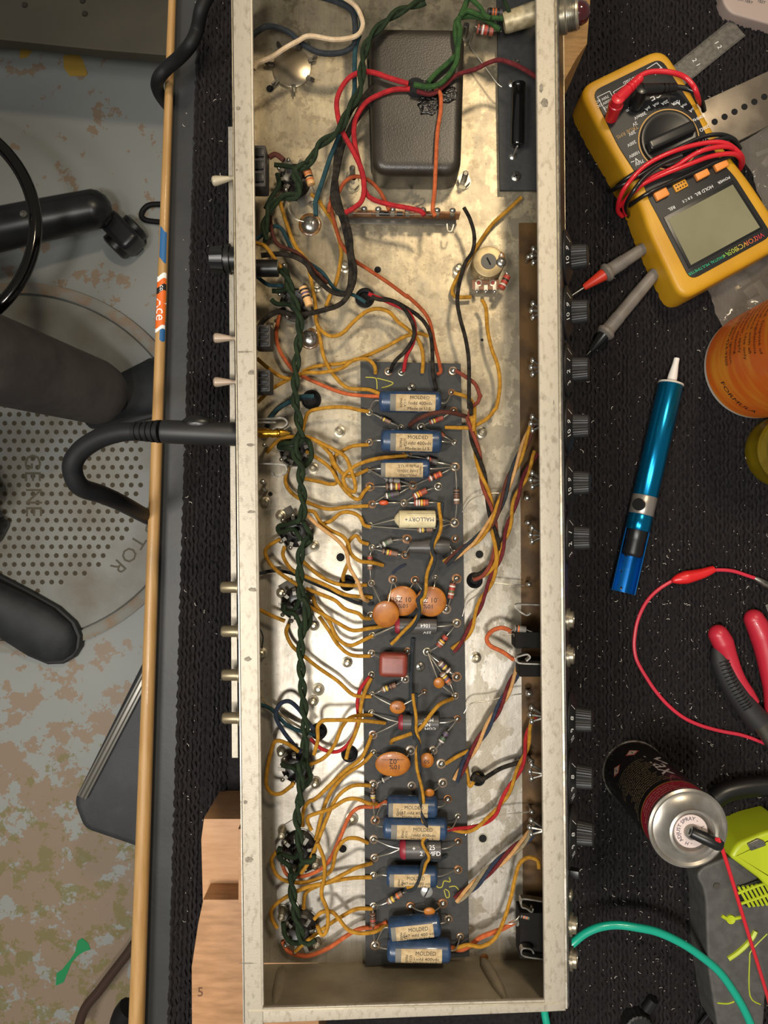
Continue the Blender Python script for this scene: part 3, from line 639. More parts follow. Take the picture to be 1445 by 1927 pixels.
def sleeve_cap(x0, y0, x1, y1, w, label, texts, leads, redend=True, m=M_GREYCAN, name='grey_capacitor'):
    zc = ZB+.001; R = w/2*(CAMZ-zc-.005)/FPX; zc += R; A = P(x0, y0, zc); B = P(x1, y1, zc); ax = (B-A).normalized(); L = (B-A).length; side = ax.cross(Vector((0, 0, 1)))
    e = empty(name, (A+B)/2, label, 'capacitor', 'axial electrolytic capacitors on the board'); mb = MB()
    mb.lathe(A, ax, [(0, R*.8), (R*.1, R), (L-R*.1, R), (L, R*.8), (L, 0)], 26); mb.build('sleeve', m, e)
    def cyl(s, t, dr=.00015): return A+ax*s+side*math.sin(t/R)*(R+dr)+Vector((0, 0, 1))*math.cos(t/R)*(R+dr)
    if redend: mb = MB(); mb.lathe(A-ax*.0002, ax, [(-R*.35, R*.3), (-R*.3, R*.8), (0, R*1.05), (R*.3, R*1.06), (R*.32, R)], 24); mb.build('red_end_seal', M_REDEND, e)
    else: mb = MB(); mb.lathe(A, ax, [(-R*.5, R*.12), (-R*.35, R*.45), (0, R*.8)], 18); mb.build('end_seal', m, e)
    mb = MB()
    for (s, k, sx, ty) in texts: text_fn(mb, s, R*.45, lambda x, y: cyl(L*sx+k*x, ty*R-k*y))
    if texts: mb.build('print', MATS['white_print'] if m is M_GREYCAN else mat('blue_ink', '#23284a', .6), e, smooth=0)
    for ln in leads.split(';'):
        q = pts(ln, 11)[0]; end = A if (q-A).length < (q-B).length else B; out = (end-(A+B)/2).normalized()
        mb = MB(); mb.tube([q, q.lerp(end+out*.002, .6)+Vector((0, 0, .002)), end+out*.001, end-out*.001], .00045, 6, 4); mb.build('lead', M_WIREM, e)
    return e
M_GREYCAN.node_tree.nodes['Principled BSDF'].inputs['Roughness'].default_value = .4
sleeve_cap(750, 977, 820, 977, 33, 'cream capacitor printed with a blue maker name and plus sign', [('MALLORY', -1, .60, .0), ('+', -1, .2, 0), ('__________', -1, .6, -.45)], 'E 1070,900;F 415,880', False, M_CREAM, 'cream_capacitor')
sleeve_cap(748, 1178, 822, 1179, 29, 'grey capacitor printed 1064 below the two large orange discs', [('1064', -1, .70, -.25), ('25V', -1, .75, .75)], 'G 1085,310;G 1088,318;H 430,225;H 433,232')
sleeve_cap(754, 1359, 826, 1360, 28, 'grey capacitor printed NEG. with yellow wires twisted across it', [('COM.', -1, .75, .6), ('NEG.', -1, .62, 0), ('MFD', -1, .72, -.65)], 'G 1080,835;G 1090,985;H 435,875;H 437,880')
sleeve_cap(758, 1597, 830, 1597, 36, 'grey capacitor with white plus mark lying among the blue capacitors', [('+', 1, .28, -.4), ('25', 1, .75, -.5), ('2   MFD', 1, .7, .1)], 'I 1095,285;I 1100,410;J 440,300;J 440,304')
def shrink():
    A = P(770, 1030, zf(15)); B = P(846, 1028, zf(15)); ax = B-A; L = ax.length; e = empty('sleeved_diode', (A+B)/2, 'dark grey shrink-sleeved part lying below the cream capacitor', 'electronic component')
    mb = MB(); mb.lathe(A, ax, [(0, .0036), (L*.08, .0042), (L*.3, .0045), (L*.55, .0058), (L*.78, .0052), (L*.92, .0046), (L, .004), (L, 0)], 20); mb.build('sleeve', M_GREYCAN, e)
    for a, q in ((A, 'E 1310,1100'), (B, 'F 415,1090')): mb = MB(); lead(mb, pts(q, 12)[0], a, .001); mb.build('lead', M_WIREM, e)
shrink()
def disc(x, y, rx, ry, hz, label, leads, texts=(), tilt=0, m=M_ORDISC, name='disc_capacitor', grp='orange disc capacitors on the board'):
    z = zf(hz); k = (CAMZ-z)/FPX; c = P(x, y, z); e = empty(name, c, label, 'capacitor', grp); th = .0016
    mb = MB(); mt = Matrix.Rotation(tilt, 3, 'X')
    mb.sphere(c, 1.0, (rx*k, ry*k, th), 30, 12, mt); mb.build('body', m, e)
    mb = MB()
    for (s, dx, dy, h) in texts: text_fn(mb, s, h*k, lambda X, Y, dx=dx, dy=dy: c+mt @ Vector((-X+dx*k, -Y-dy*k, th*math.sqrt(max(.05, 1-((-X+dx*k)/(rx*k))**2-((-Y-dy*k)/(ry*k))**2))+.0002)))
    if texts: mb.build('print', M_INK, e, smooth=0)
    for ln in leads.split(';'):
        if not ln.strip(): continue
        q = pts(ln, 11)[0]; d = (c-q); d.z = 0; d.normalize(); t = c-Vector((d.x*rx*k, d.y*ry*k, 0))*.9; mb = MB(); mb.use(M_WIREM).tube([q, q.lerp(t, .5)+Vector((0, 0, .0015)), t], .00045, 6, 4); mb.build('lead', None, e)
    return e
disc(757, 1131, 29, 29, 16, 'large orange disc capacitor half hidden behind the plain orange disc', 'E 1225,1265;E 1375,1270', [('.01 Z5U', -2, -4, 9), ('10%', 2, 8, 8)], .12)
disc(811, 1132, 29, 29, 17.5, 'large orange disc capacitor right of the pair, under the yellow twisted wires', 'E 1375,1272;F 285,1255', [('.01 Z5U', -8, -4, 9), ('10%', -5, 8, 8)], .1)
disc(726, 1156, 25, 27, 20, 'plain orange disc capacitor at the left of the overlapping discs', 'E 1080,1292;E 1225,1268', (), .25)
disc(739, 1438, 33, 25, 17, 'large oval orange disc capacitor marked .02 and 10%', 'G 1095,1105;G 1345,1090', [('.02', 2, -8, 10), ('10%', 4, 3, 9), ('_______', 0, -6, 8)], .15)
disc(748, 1331, 15, 13, 15, 'small orange disc capacitor above the grey NEG. capacitor', 'G 1085,710;H 210,695', [('TR', 0, 0, 5)], .1)
disc(826, 1285, 10.5, 11, 17, 'small round orange disc capacitor beside the crossed resistors', 'H 230,420;H 420,720', (), .2)
disc(803, 1431, 13.5, 15, 16, 'small orange disc capacitor right of the large oval one', 'H 270,1090', [('50', 0, 0, 7)], .1)
disc(808, 1492, 9.5, 10.5, 20, 'small orange disc capacitor hanging over the end of a blue capacitor', 'H 335,1310', (), .5)
disc(808, 1715, 11, 9, 20, 'small orange disc capacitor resting on the tilted blue capacitor', 'J 335,720;I 1345,740', (), .3)
disc(722, 946, 9, 5, 14, 'tiny red-orange bead capacitor left of the banded resistors', 'E 1085,755;E 1300,745', (), 0, mat('red_bead', '#b84a24', .35))
# red dipped block capacitor
c = P(740, 1250, zf(17)); e = empty('red_capacitor', c, 'square red dipped capacitor between the disc capacitors', 'capacitor')
mb = MB(); mb.box(Mloc(c, (1, -.03, 0)), .0196, .0165, .011, .004, 5); mb.build('body', M_REDCAP, e)
for s in ('G 1080,430', 'G 1325,415', 'G 1310,605'): mb = MB(); lead(mb, pts(s, 11)[0], c+(pts(s, 17)[0]-c)*.55, .001, .0004); mb.build('lead', M_WIREM, e)

BND = {'y': '#c9b03a', 'r': '#a02f24', 'b': '#4a2a1c', 'k': '#151312', 'w': '#c9c6bc', 'o': '#c8622a', 'g': '#3f5e3a', 'v': '#54405f', 's': '#b9b4a6', 'a': '#77736c'}
BODYC = {'brown': '#6f5443', 'dark': '#45403c', 'tan': '#c79a63', 'red': '#86412f', 'grey': '#6e6a62'}
def resistor(s, bands, body, label, r=.0019, h=15.5, lh=11.5, grp='colour-banded resistors'):
    q = parse(s, h); p = [P(a, b, z) for a, b, z in q]
    l0, b0, b1, l1 = p; l0 = l0.copy(); l0 = P(q[0][0], q[0][1], zf(lh)); l1 = P(q[3][0], q[3][1], zf(lh)); ax = (b1-b0); L = ax.length; c = (b0+b1)/2
    e = empty('resistor', c, label, 'resistor', grp); mb = MB()
    mb.lathe(b0, ax, [(0, r*.75), (L*.03, r), (L*.97, r), (L, r*.75)], 16); mb.build('body', mat('resistor_'+body, BODYC[body], .5, 0), e)
    a = ax.normalized()
    for i, k in enumerate(bands):
        s_ = L*(.14+.17*i); mb = MB(); mb.lathe(b0+a*s_, a, [(0, r), (.0001, r*1.03), (L*.09, r*1.03), (L*.09+.0001, r)], 16, cap=False); mb.build('colour_band', mat('band_'+k, BND[k], .5), e)
    for x, y in ((l0, b0), (l1, b1)): mb = MB(); mb.tube([x, x.lerp(y, .55)+Vector((0, 0, .0015)), y+(c-y)*.05], .0004, 6, 4); mb.build('lead', M_WIREM, e)
    return e
RS = [
 ('E 1065,130 1140,165 1210,200 1280,235', 'ky', 'brown', 'resistor slanting below the left end of the topmost blue capacitor', .0014),
 ('F 190,230 245,200 340,165 410,120', 'syr', 'red', 'red and yellow banded resistor between the top two blue capacitors', .0016),
 ('F 205,240 320,275 345,295 415,335', 'ro', 'red', 'red resistor end peeking out right of the second blue capacitor', .0014),
 ('E 1065,520 1175,585 1275,598 1365,628', 'kab', 'grey', 'dark resistor touching the underside of the third blue capacitor', .0018),
 ('E 1070,635 1178,635 1280,633 1360,625', 'kwbyr', 'brown', 'level resistor with black, white and yellow bands left of the solder star', .0024),
 ('E 1085,755 1165,702 1270,680 1360,628', 'wgv', 'dark', 'dark greenish resistor just above the red-orange bead', .0020),
 ('F 95,425 218,445 302,472 420,495', 'wrb', 'dark', 'dark red-banded resistor right of the upside-down blue capacitor label', .0021),
 ('F 135,630 237,585 330,545 420,500', 'wkoro', 'red', 'bright red banded resistor leading up to the right-hand corner joint', .0020),
 ('F 70,745 135,705 228,660 305,635', 'wyo', 'red', 'slanted red resistor with yellow band above its level twin', .0021),
 ('F 70,745 140,745 240,743 325,745', 'wsyo', 'red', 'level red resistor with yellow band right above the cream capacitor', .0022),
 ('F 420,500 430,655 430,755 418,880', 'kbbw', 'brown', 'upright brown resistor at the right edge of the board', .0020),
 ('E 1080,905 F 162,930 268,924 410,882', 'syk', 'brown', 'brown resistor tucked under the lower side of the cream capacitor', .0019),
 ('E 1090,1050 1135,1040 1222,1000 1320,990', 'kwg', 'grey', 'grey resistor rising right, above a brown one below the cream capacitor', .0019),
 ('E 1090,1058 1153,1073 1258,1095 1310,1100', 'kyo', 'brown', 'brown yellow-banded resistor at the left end of the grey sleeved part', .0019),
 ('E 1085,1060 1070,1100 1070,1200 1080,1290', 'rbbs', 'brown', 'short upright resistor left of the board screw hole, above the plain disc', .0018),
 ('F 430,1260 405,1292 388,1395 365,1465', 'wrgs', 'red', 'upright red and green banded resistor right of the large orange discs', .0021),
 ('H 430,230 362,312 305,385 232,420', 'rkys', 'red', 'slanted red resistor with yellow band right of the cross-head screw', .0022),
 ('H 232,425 310,490 382,556 430,590', 'svykw', 'brown', 'upper of the two crossed resistors beside the small round disc', .0021),
 ('H 236,430 326,562 388,640 418,718', 'syvo', 'brown', 'orange-banded lower one of the two crossed resistors beside the small round disc', .0021),
 ('H 435,880 368,960 310,1055 270,1092', 'vkgs', 'dark', 'dark resistor slanting down from the grey NEG. capacitor', .0021),
 ('G 1085,710 1148,682 1247,645 1308,605', 'sykb', 'brown', 'yellow-banded resistor below the square red capacitor', .0019),
 ('G 1090,1330 1088,1368 1092,1445 1102,1560', 'ksy', 'brown', 'upright resistor left of the blue capacitor with the orange disc', .0017),
 ('G 1092,1325 1135,1305 1205,1272 1345,1190', 'ks', 'dark', 'dark resistor half hidden under the large oval disc', .0017),
 ('I 1098,735 1188,716 1290,650 1335,620', 'syko', 'brown', 'yellow-banded resistor above the tilted blue capacitor', .0020),
 ('I 1093,745 1088,790 1090,872 1103,1000', 'kbrb', 'brown', 'short upright brown resistor left of the tilted blue capacitor', .0020)]
for s, b, bd_, lb, r in RS: resistor(s, b, bd_, lb, r)
resistor('A 625,1100 640,1150 672,1258 690,1300', 'ooko', 'tan', 'tan resistor with orange and dark bands across the top tube socket', .0028, 22, 17)
resistor('C 605,575 612,612 660,745 670,770', 'kvk', 'tan', 'tan resistor with thin dark bands across the second tube socket', .0028, 24, 17)
resistor('D 750,500 778,535 730,630 700,650', 'rkrsr', 'red', 'red banded resistor hooked to the side of the round trim pot', .0024, 16, 14)
resistor('B 545,180 568,195 682,215 735,215', 'kwrk', 'red', 'dark red resistor with pale bands between bolt and pilot lamp', .0030, 22, 20)
resistor('B 560,80 640,80 745,85 790,95', 'kook', 'dark', 'dark orange-banded resistor at the very top beside the pilot lamp', .0024, 24, 22)
resistor('H 790,290 820,262 902,270 985,300', 'koa', 'grey', 'upper of the paired resistors at the middle jacks', .0023, 30, 28)
resistor('H 740,310 820,298 908,308 990,315', 'kaov', 'grey', 'lower of the paired resistors at the middle jacks', .0023, 27, 26)
resistor('J 800,855 862,800 922,815 990,830', 'koaog', 'grey', 'upper of the paired resistors at the lowest jacks', .0022, 30, 28)
resistor('J 760,860 838,848 925,880 1010,895', 'kaoka', 'grey', 'lower of the paired resistors at the lowest jacks', .0025, 27, 26)
# long black power resistor
A = P(976, 156, zf(17)); B = P(974, 274, zf(17)); ax = B-A; L = ax.length; R = .0047
e = empty('power_resistor', (A+B)/2, 'long glossy black tubular resistor on the narrow fibre board', 'resistor')
mb = MB(); mb.lathe(A, ax, [(0, R*.7), (.0008, R), (.003, R), (.0034, R*.93), (.004, R), (L-.001, R), (L, R*.9), (L, R*.6), (L-.001, R*.55), (L-.001, 0)], 28); mb.build('body', mat('gloss_black', '#0c0d0e', .18, 0, coat=.6), e)
for q, p_ in (('B 805,572', A), ('B 812,1065', B)): mb = MB(); lead(mb, pts(q, 7)[0], p_, .002, .0006); mb.build('lead', M_WIREM, e)

# ---------------------------------------------------------------- tube sockets
M_SOCK = mat('socket_phenolic', '#191614', .35, 0, '#2a2420', 200); 
ORD = ['first', 'second', 'third', 'fourth', 'fifth', 'sixth', 'seventh', 'eighth']
SK = [(556, 345, 30, 8), (558, 577, 31, 8), (558, 850, 30, 9), (558, 1000, 31, 9), (560, 1135, 30, 9), (560, 1438, 30, 9), (563, 1592, 32, 9), (567, 1741, 32, 9)]
for i, (x, y, r, n) in enumerate(SK):
    c = P(x, y, Z0); R = r*(CAMZ-Z0)/FPX
    e = empty('tube_socket', c, 'black round tube socket, %s from the top, wrapped in green cloth wire' % ORD[i], 'tube socket', 'tube sockets along the left of the chassis')
    mb = MB(); mb.lathe(c, (0, 0, 1), [(0, R*1.06), (.0008, R*1.06), (.001, R*.97)], 32); mb.box(Mloc(c+Vector((0, 0, .0005)), (-.6, 1, 0)), R*3.1, R*1.0, .0008, .0003); mb.build('flange', M_DSTEEL, e)
    mb = MB(); mb.lathe(c, (0, 0, 1), [(0, R*.97), (.007, R*.94), (.008, R*.8), (.0065, R*.45), (.0065, R*.3), (.004, R*.25), (.004, 0)], 32); mb.build('body', M_SOCK, e)
    mb = MB(); mb.lathe(c, (0, 0, 1), [(.004, R*.2), (.011, R*.2), (.012, R*.1), (.012, 0)], 14); mb.build('centre_pin', M_DSTEEL, e)
    for k in range(n):
        a = 2*PI*(k+.4)/n; d = Vector((math.cos(a), math.sin(a), 0)); mb = MB()
        mb.use(M_STEEL).box(Mloc(c+d*R*.68+Vector((0, 0, .0095)), d, (0, 0, 1)), .0007, R*.22, .006); mb.use(M_DSTEEL).box(Mloc(c+d*R*.85+Vector((0, 0, .0125)), d, Vector((-d.x*.5, -d.y*.5, 1)).normalized()), R*.45, R*.2, .0006)
        if k % 3 != 1: mb.use(M_SOLDER).sphere(c+d*R*.98+Vector((0, 0, .0128)), .0016, (1, 1, .8), 10, 6)
        mb.build('solder_lug', None, e)

# ---------------------------------------------------------------- round trim pot on the chassis floor
c = P(914, 505, Z0); k = (CAMZ-zf(14))/FPX
e = empty('trim_pot', c, 'round metal trimmer pot with black slotted centre left of the front controls', 'potentiometer')
mb = MB(); mb.lathe(c, (0, 0, 1), [(0, .0112), (.0125, .0112), (.0145, .0106), (.0148, .0095), (.0148, .0052)], 40, cap=False); mb.build('can', mat('pot_can', '#a08e68', .4, .5, '#8c7a58', 120), e)
ct = c+Vector((0, 0, .0145)); mb = MB(); mb.use(M_BLACKP).lathe(ct, (0, 0, 1), [(0, .0056), (.0006, .0054), (.0006, 0)], 28); mb.use(MATS['hole_dark']).box(Mloc(ct+Vector((0, 0, .0008)), (.45, -.9, 0)), .0055, .0009, .0004); mb.build('slotted_rotor', None, e)
mb = MB(); mb.use(M_FLUX).sphere(ct+Vector((.0085, .0022, 0)), .0035, (.8, 1.3, .12), 14, 8); mb.use(M_SOLDER).sphere(ct+Vector((.0086, -.0008, .0004)), .0036, (1, 1, .55), 16, 9); mb.build('solder_blob', None, e)
bp_ = c+Vector((-.001, -.0135, .006)); mb = MB(); mb.box(Mloc(bp_, (1, 0, 0)), .019, .007, .0012, .0004); mb.build('terminal_board', mat('phenolic', '#7d563a', .6), e)
for dx in (-.0062, 0, .0062):
    mb = MB(); q = bp_+Vector((dx, -.0028, .0012)); mb.use(M_STEEL).box(Mloc(q, (0, 1, 0)), .006, .0026, .0005); mb.use(M_SOLDER).sphere(q+Vector((0, -.0025, .0005)), .0014, (1, 1, .8), 10, 6); mb.build('lug', None, e)
    if dx: mb = MB(); mb.use(M_WIREM).lathe(bp_+Vector((dx*.8, .001, .0006)), (0, 0, 1), [(0, .0024), (.0006, .0024), (.0006, 0)], 14); mb.use(mat('rivet_red', '#8a3b2c', .5)).lathe(bp_+Vector((dx*.8, .001, .0012)), (0, 0, 1), [(0, .0014), (.0003, .0014), (.0003, 0)], 12); mb.build('rivet', None, e)

# ---------------------------------------------------------------- terminal strip below the transformer
a0 = P(648, 418, zf(0)); a1 = P(862, 422, zf(0)); e = empty('terminal_strip', (a0+a1)/2, 'upright brown phenolic terminal strip with solder lugs below the transformer', 'terminal strip')
M_PH = mat('strip_phenolic', '#8c5a2e', .5, 0, '#7a4c24', 200)
u = (a1-a0).normalized(); Ls = (a1-a0).length
mb = MB(); mb.box(Mloc((a0+a1)/2+Vector((0, .002, .0100)), u), Ls, .0014, .011, .0002); mb.build('strip', M_PH, e)
mb = MB(); mb.box(Mloc((a0+a1)/2+Vector((0, -.0012, .006)), u), Ls*.95, .0045, .0008, .0002); mb.build('mounting_strip', M_DSTEEL, e)
for f in (.06, .18, .30, .42, .55, .68, .80, .93):
    q = a0+u*Ls*f; mb = MB(); mb.use(M_STEEL).box(Mloc(q+Vector((0, .001, .014)), u), .003, .0007, .009); mb.use(M_SOLDER).sphere(q+Vector((0, .002, .0185)), .0019, (1.2, 1, 1), 12, 8); mb.build('lug', None, e)
for i, (f0_, f1_) in enumerate(((.08, .28), (.28, .42), (.44, .52), (.56, .78))):
    q0 = a0+u*Ls*f0_+Vector((0, 0, .016)); q1 = a0+u*Ls*f1_+Vector((0, 0, .016)); L = (q1-q0).length; mb = MB(); m_ = mat('diode_black', '#1d1b1a', .35) if i in (2, 1) else mat('diode_brown', '#6a4a2e', .4)
    mb.use(M_WIREM).tube([q0, q1], .0004, 6, 1); mb.use(m_).lathe(q0+u*L*.2, u, [(0, .0016), (L*.6, .0016)], 12); mb.build('diode', None, e)
spring('hook_lug', 'D 365,185 370,230 395,235 410,190', 14, .001, .0004, e)

# ---------------------------------------------------------------- wires
def wire(s, col, label, r=.00135, h=12, cat='wire', grp=None, name=None, base=Z0, m=None, ends=None, jit=True):
    p = parse(s, h, base); v = []
    for i, (x, y, z) in enumerate(p):
        if base == Z0 and i in (0, len(p)-1) and 676 < x < 885 and y > 690 and ends is None: z = zf(11.5)
        v.append(P(x, y, z))
    e = MB(); e.tube(v, r, 8, 5)
    o = e.build(name or (NM.get(col, col)+'_wire'), m or wmat(col)); tag(o, label, cat, grp); return o
NM = {'dgrey': 'grey', 'lgreen': 'green', 'dred': 'dark_red', 'rbrown': 'red_brown', 'burnt': 'orange', 'peach': 'peach', 'teal': 'teal'}
def twist(s, cols, labels, r=.0012, pitch=.022, h=12, grp=None, base=Z0):
    v = smooth_path([P(x, y, z) for x, y, z in parse(s, h, base)], 7); n = len(cols); L = 0; fr = []
    for i in range(len(v)):
        a = v[max(i-1, 0)]; b = v[min(i+1, len(v)-1)]; t = (b-a).normalized(); side = t.cross(Vector((0, 0, 1))).normalized(); up_ = side.cross(t)
        if i: L += (v[i]-v[i-1]).length
        fr.append((L, side, up_))
    R = r*(1.0 if n == 2 else 1.18 if n == 3 else 1.45)
    for k in range(n):
        path = []
        for i, (l, sd, up_) in enumerate(fr):
            a = 2*PI*(l/pitch+k/n); path.append(v[i]+(sd*math.cos(a)+up_*math.sin(a))*R)
        mb = MB(); mb.tube(path, r, 7, 2); tag(mb.build(NM.get(cols[k], cols[k])+'_wire', wmat(cols[k])), labels[k], 'wire', grp)
YG = 'yellow cloth wires of the chassis'
def Y(s, label, **k): return wire(s, 'yellow', label, grp=YG, **k)
Y('A 670,1320 735,1380 C 735,50 770,100 830,200 872,350 868,450 840,580 795,680 772,745', 'yellow wire running from the top tube socket down behind the black bundle', h=7)
Y('C 452,20 480,110 505,190 560,330 640,440 668,560 700,740 702,840 735,905 800,948 880,930 960,850 1040,785 1120,762 1200,785 1260,850 1330,905 1400,980 1430,1080 1425,1200', 'long yellow wire arching right below the grommet to the top edge of the board', h=15)
Y('C 702,820 730,960 760,1100 830,1220 920,1300 1060,1312 1145,1345', 'yellow wire dropping from the second socket to the topmost blue capacitor', h=12)
Y('C 610,1190 680,1160 760,1145 900,1130 1050,1080 1200,1010 1310,950 1400,930 D 240,950', 'yellow wire rising rightwards across the chassis above the chalk mark', h=9)
Y('C 305,1400 400,1310 500,1252 620,1200 750,1195 880,1165 960,1110 1050,1105 1100,1150 1107,1200', 'yellow wire from the lower toggle switch ending left of the chalk mark', h=16)
Y('C 302,1100 370,1160 460,1222 530,1238 580,1225', 'short yellow wire bent between the two small switches', h=18)
Y('C 290,315 360,340 420,420 465,485', 'short yellow wire beside the fuse holder', h=30)
Y('E 612,258 630,180 660,125 760,100 900,95 1000,115 1060,125', 'yellow wire looping over the stud towards the top left board terminal', h=14)
Y('E 365,405 430,335 500,300 600,295 680,310 760,370 810,430 830,480 890,550 960,560 1055,518', 'yellow wire passing above the third socket from the gold plug', h=17)
Y('E 690,315 800,370 900,430 940,520 970,620 960,672 910,640 888,580 920,530 1000,480 1130,442 1318,425', 'yellow wire curled in a tight loop before the third blue capacitor', h=20)
Y('E 830,470 832,430 870,400 950,360 1060,350', 'short yellow wire joining the loop tangle to the second blue capacitor', h=13)
Y('E 635,395 740,460 810,520 850,590 920,680 990,722 1030,670 1070,632', 'yellow wire hooking up at its end right of the third socket', h=12)
Y('E 610,578 720,600 805,618 845,595 815,480 800,400', 'yellow wire bent like a hairpin right of the green cable', h=9)
Y('E 512,505 495,600 540,680 640,740 780,787 900,775 1060,765', 'yellow wire sweeping under the green cable to the red-orange bead', h=10)
Y('E 635,800 690,808 735,880 800,930 880,970 920,1020 940,1090 1000,1140 1080,1150 1158,1170', 'yellow wire from the fourth socket ending in a bare hole of the board', h=17)
Y('E 705,895 800,870 870,815 940,810 1000,840 1030,895 1070,908', 'yellow wire humped between the fourth socket and the cream capacitor', h=13)
Y('E 935,1100 918,1040 940,990 980,970 1010,1010 1060,1025', 'small yellow crook wire left of the crossed grey and brown resistors', h=12)
wire('E 640,825 720,900 850,1000 910,1080 930,1180 990,1290 1020,1390 1055,1412', 'peach', 'pale tan wire among the yellow ones right of the fourth socket', h=21, grp=YG)
Y('E 460,990 380,1040 358,1090 400,1170 480,1240 590,1310', 'yellow wire bulging out left of the fourth socket', h=15)
Y('E 490,1040 480,1110 540,1200 640,1250 780,1310 900,1370 1085,1388', 'lower of two parallel yellow wires sweeping to the plain orange disc', h=16)
Y('E 605,1135 700,1220 800,1280 900,1305 1050,1305', 'upper of two parallel yellow wires sweeping to the plain orange disc', h=11)
Y('E 890,1282 888,1240 918,1165', 'short yellow wire diving into the rubber grommet left of the board', h=6)
wire('E 318,1225 420,1207 540,1225 660,1280 800,1340 920,1400 1010,1432 1090,1430', 'dgrey', 'dark grey wire crossing the chassis under the green cable', h=6, r=.0012)
Y('G 635,-10 720,25 830,70 900,130 990,160 1025,192 1072,195', 'yellow wire from the fifth socket top to the terminal left of the plain disc', h=17)
Y('G 680,40 705,110 790,210 830,300 870,350 940,378 1020,345 1090,310', 'yellow wire sagging between the fifth socket and the 1064 capacitor', h=12)
Y('G 645,108 740,160 850,225 950,275 1050,265 1180,243', 'yellow wire running under the plain orange disc', h=14)
Y('G 725,180 790,275 850,370 940,442 1075,450', 'yellow wire from the fifth socket to the square red capacitor', h=9)
Y('G 320,135 400,175 492,212', 'short yellow wire from the rear wall to the fifth socket', h=15)
Y('G 520,230 500,290 540,380 620,450 720,530 850,620 960,715 1080,725', 'long diagonal yellow wire from the fifth socket past the screws', h=10)
Y('G 688,1122 715,1020 715,930 750,890 830,885 1000,888 1172,905', 'yellow wire bent over squarely above the sixth socket', h=22)
Y('G 658,1190 760,1140 830,1050 880,930 950,862 1085,852', 'yellow wire leaving the right side of the sixth socket upwards', h=15)
Y('G 1078,600 1040,680 1010,780 1000,880 960,1000 925,1080 908,1150', 'yellow wire beside the red one going down into the left grommet', h=13)
wire('G 1068,592 1010,665 985,760 990,880 960,990 900,1070 830,1102 740,1080 665,1010', 'red', 'bright red wire curving from the board to the grommet above the sixth socket', h=9, grp='red wires')
Y('G 585,1100 500,1042 430,1028 400,1090 375,1200 365,1320 400,1380 460,1385 520,1345 555,1310', 'yellow wire bulging in a square loop left of the sixth socket', h=20)
Y('G 1080,990 1045,1080 1000,1155 900,1230 800,1325 700,1420 I 655,30 618,90 612,200', 'yellow wire from the NEG. capacitor to the top of the seventh socket', h=16)
Y('G 1085,1110 1020,1180 900,1260 820,1350 770,1445 I 740,130 700,290', 'yellow wire from the oval disc to the right side of the seventh socket', h=12)
Y('G 1070,1330 960,1330 880,1375 825,1445 I 770,160 720,290 660,430 600,520', 'yellow wire passing right of the seventh socket down to its lower edge', h=18)
Y('I 672,225 645,160 665,125 800,80 900,20 980,12 1060,42 1115,45', 'yellow wire arching into the upright resistor terminal above the blue capacitors', h=20)
wire('I 1185,28 1110,65 1000,70 930,130 870,270 820,380 775,455 700,510 600,540 510,530 470,450', 'orange', 'orange-red wire looping from a blue capacitor under the seventh socket', h=12, grp='orange wires')
Y('I 435,370 400,430 430,520 500,570 620,580 740,545 810,490 840,370 900,290 980,280 1055,312', 'yellow wire looping left around the seventh socket', h=16)
Y('I 1080,450 980,480 880,530 780,580 640,612 500,680 410,750 400,820 440,890', 'yellow wire sweeping out left of the eighth socket', h=21)
Y('I 1080,545 950,550 830,570 700,610 630,660 620,760', 'yellow wire meeting the top of the eighth socket', h=13)
Y('I 712,310 755,420 760,540 740,660 780,770 780,890 745,938 712,870', 'yellow wire dropping from the seventh socket and hooking at the eighth', h=24)
Y('I 690,830 740,782 810,780 860,830 920,900 1000,925 1100,915 1182,870', 'yellow wire from the eighth socket to the tilted blue capacitor', h=19)
Y('I 1085,760 980,760 880,810 770,880 640,980 560,1050', 'yellow wire crossing the lower right side of the eighth socket', h=13)
wire('I 1185,848 1120,880 1000,895 900,950 780,1030 640,1080 520,1050 475,975', 'orange', 'orange-red wire curving beneath the eighth socket', h=10, r=.0015, grp='orange wires')
# orange / red-brown
wire('C 455,805 435,900 440,1000 480,1090 560,1190 700,1262 870,1330 1000,1352 1135,1358', 'orange', 'orange-red wire from the second socket to the topmost blue capacitor', h=9, grp='orange wires')
wire('C 805,0 810,100 850,250 880,330 960,430 1050,490 1200,590 1320,680 D 95,675 200,775 250,860 280,1000 312,1130 322,1190 300,1205', 'burnt', 'long orange-brown wire crossing the open chassis to the board top right', h=13, grp='orange wires')
wire('A 790,1445 800,1380 860,1300 900,1235 970,1200 1050,1220 1120,1280 1165,1350 1200,1430', 'burnt', 'orange wire arched over the terminal strip lug', h=22, grp='orange wires')
wire('H 800,290 780,270 730,258 670,280 635,330 660,380 740,420 820,475', 'orange', 'orange wire looped at the middle jacks', h=18, r=.0015, grp='orange wires')
wire('J 825,850 730,900 600,950 545,990 470,1035 395,1025', 'orange', 'orange wire from the lowest jacks to the bottom right of the board', h=14, r=.0017, grp='orange wires')
Y('J 990,485 980,430 920,410 860,450 825,560 800,680 750,840 690,960 600,1015 500,1005 400,1040', 'yellow wire arching up towards the lowest control knob', h=19)
Y('H 358,1180 430,1135 508,1095', 'short yellow wire at the right edge of the board below the grey capacitor', h=14)
Y('H 490,1175 505,1270 520,1335 555,1290 575,1250', 'yellow wire dipping into the small right grommet', h=8)
Y('D 870,5 780,90 680,180 620,260 560,350 500,450 430,560 400,640 430,682 530,682', 'yellow wire passing under the round trim pot from the upper right', h=5)
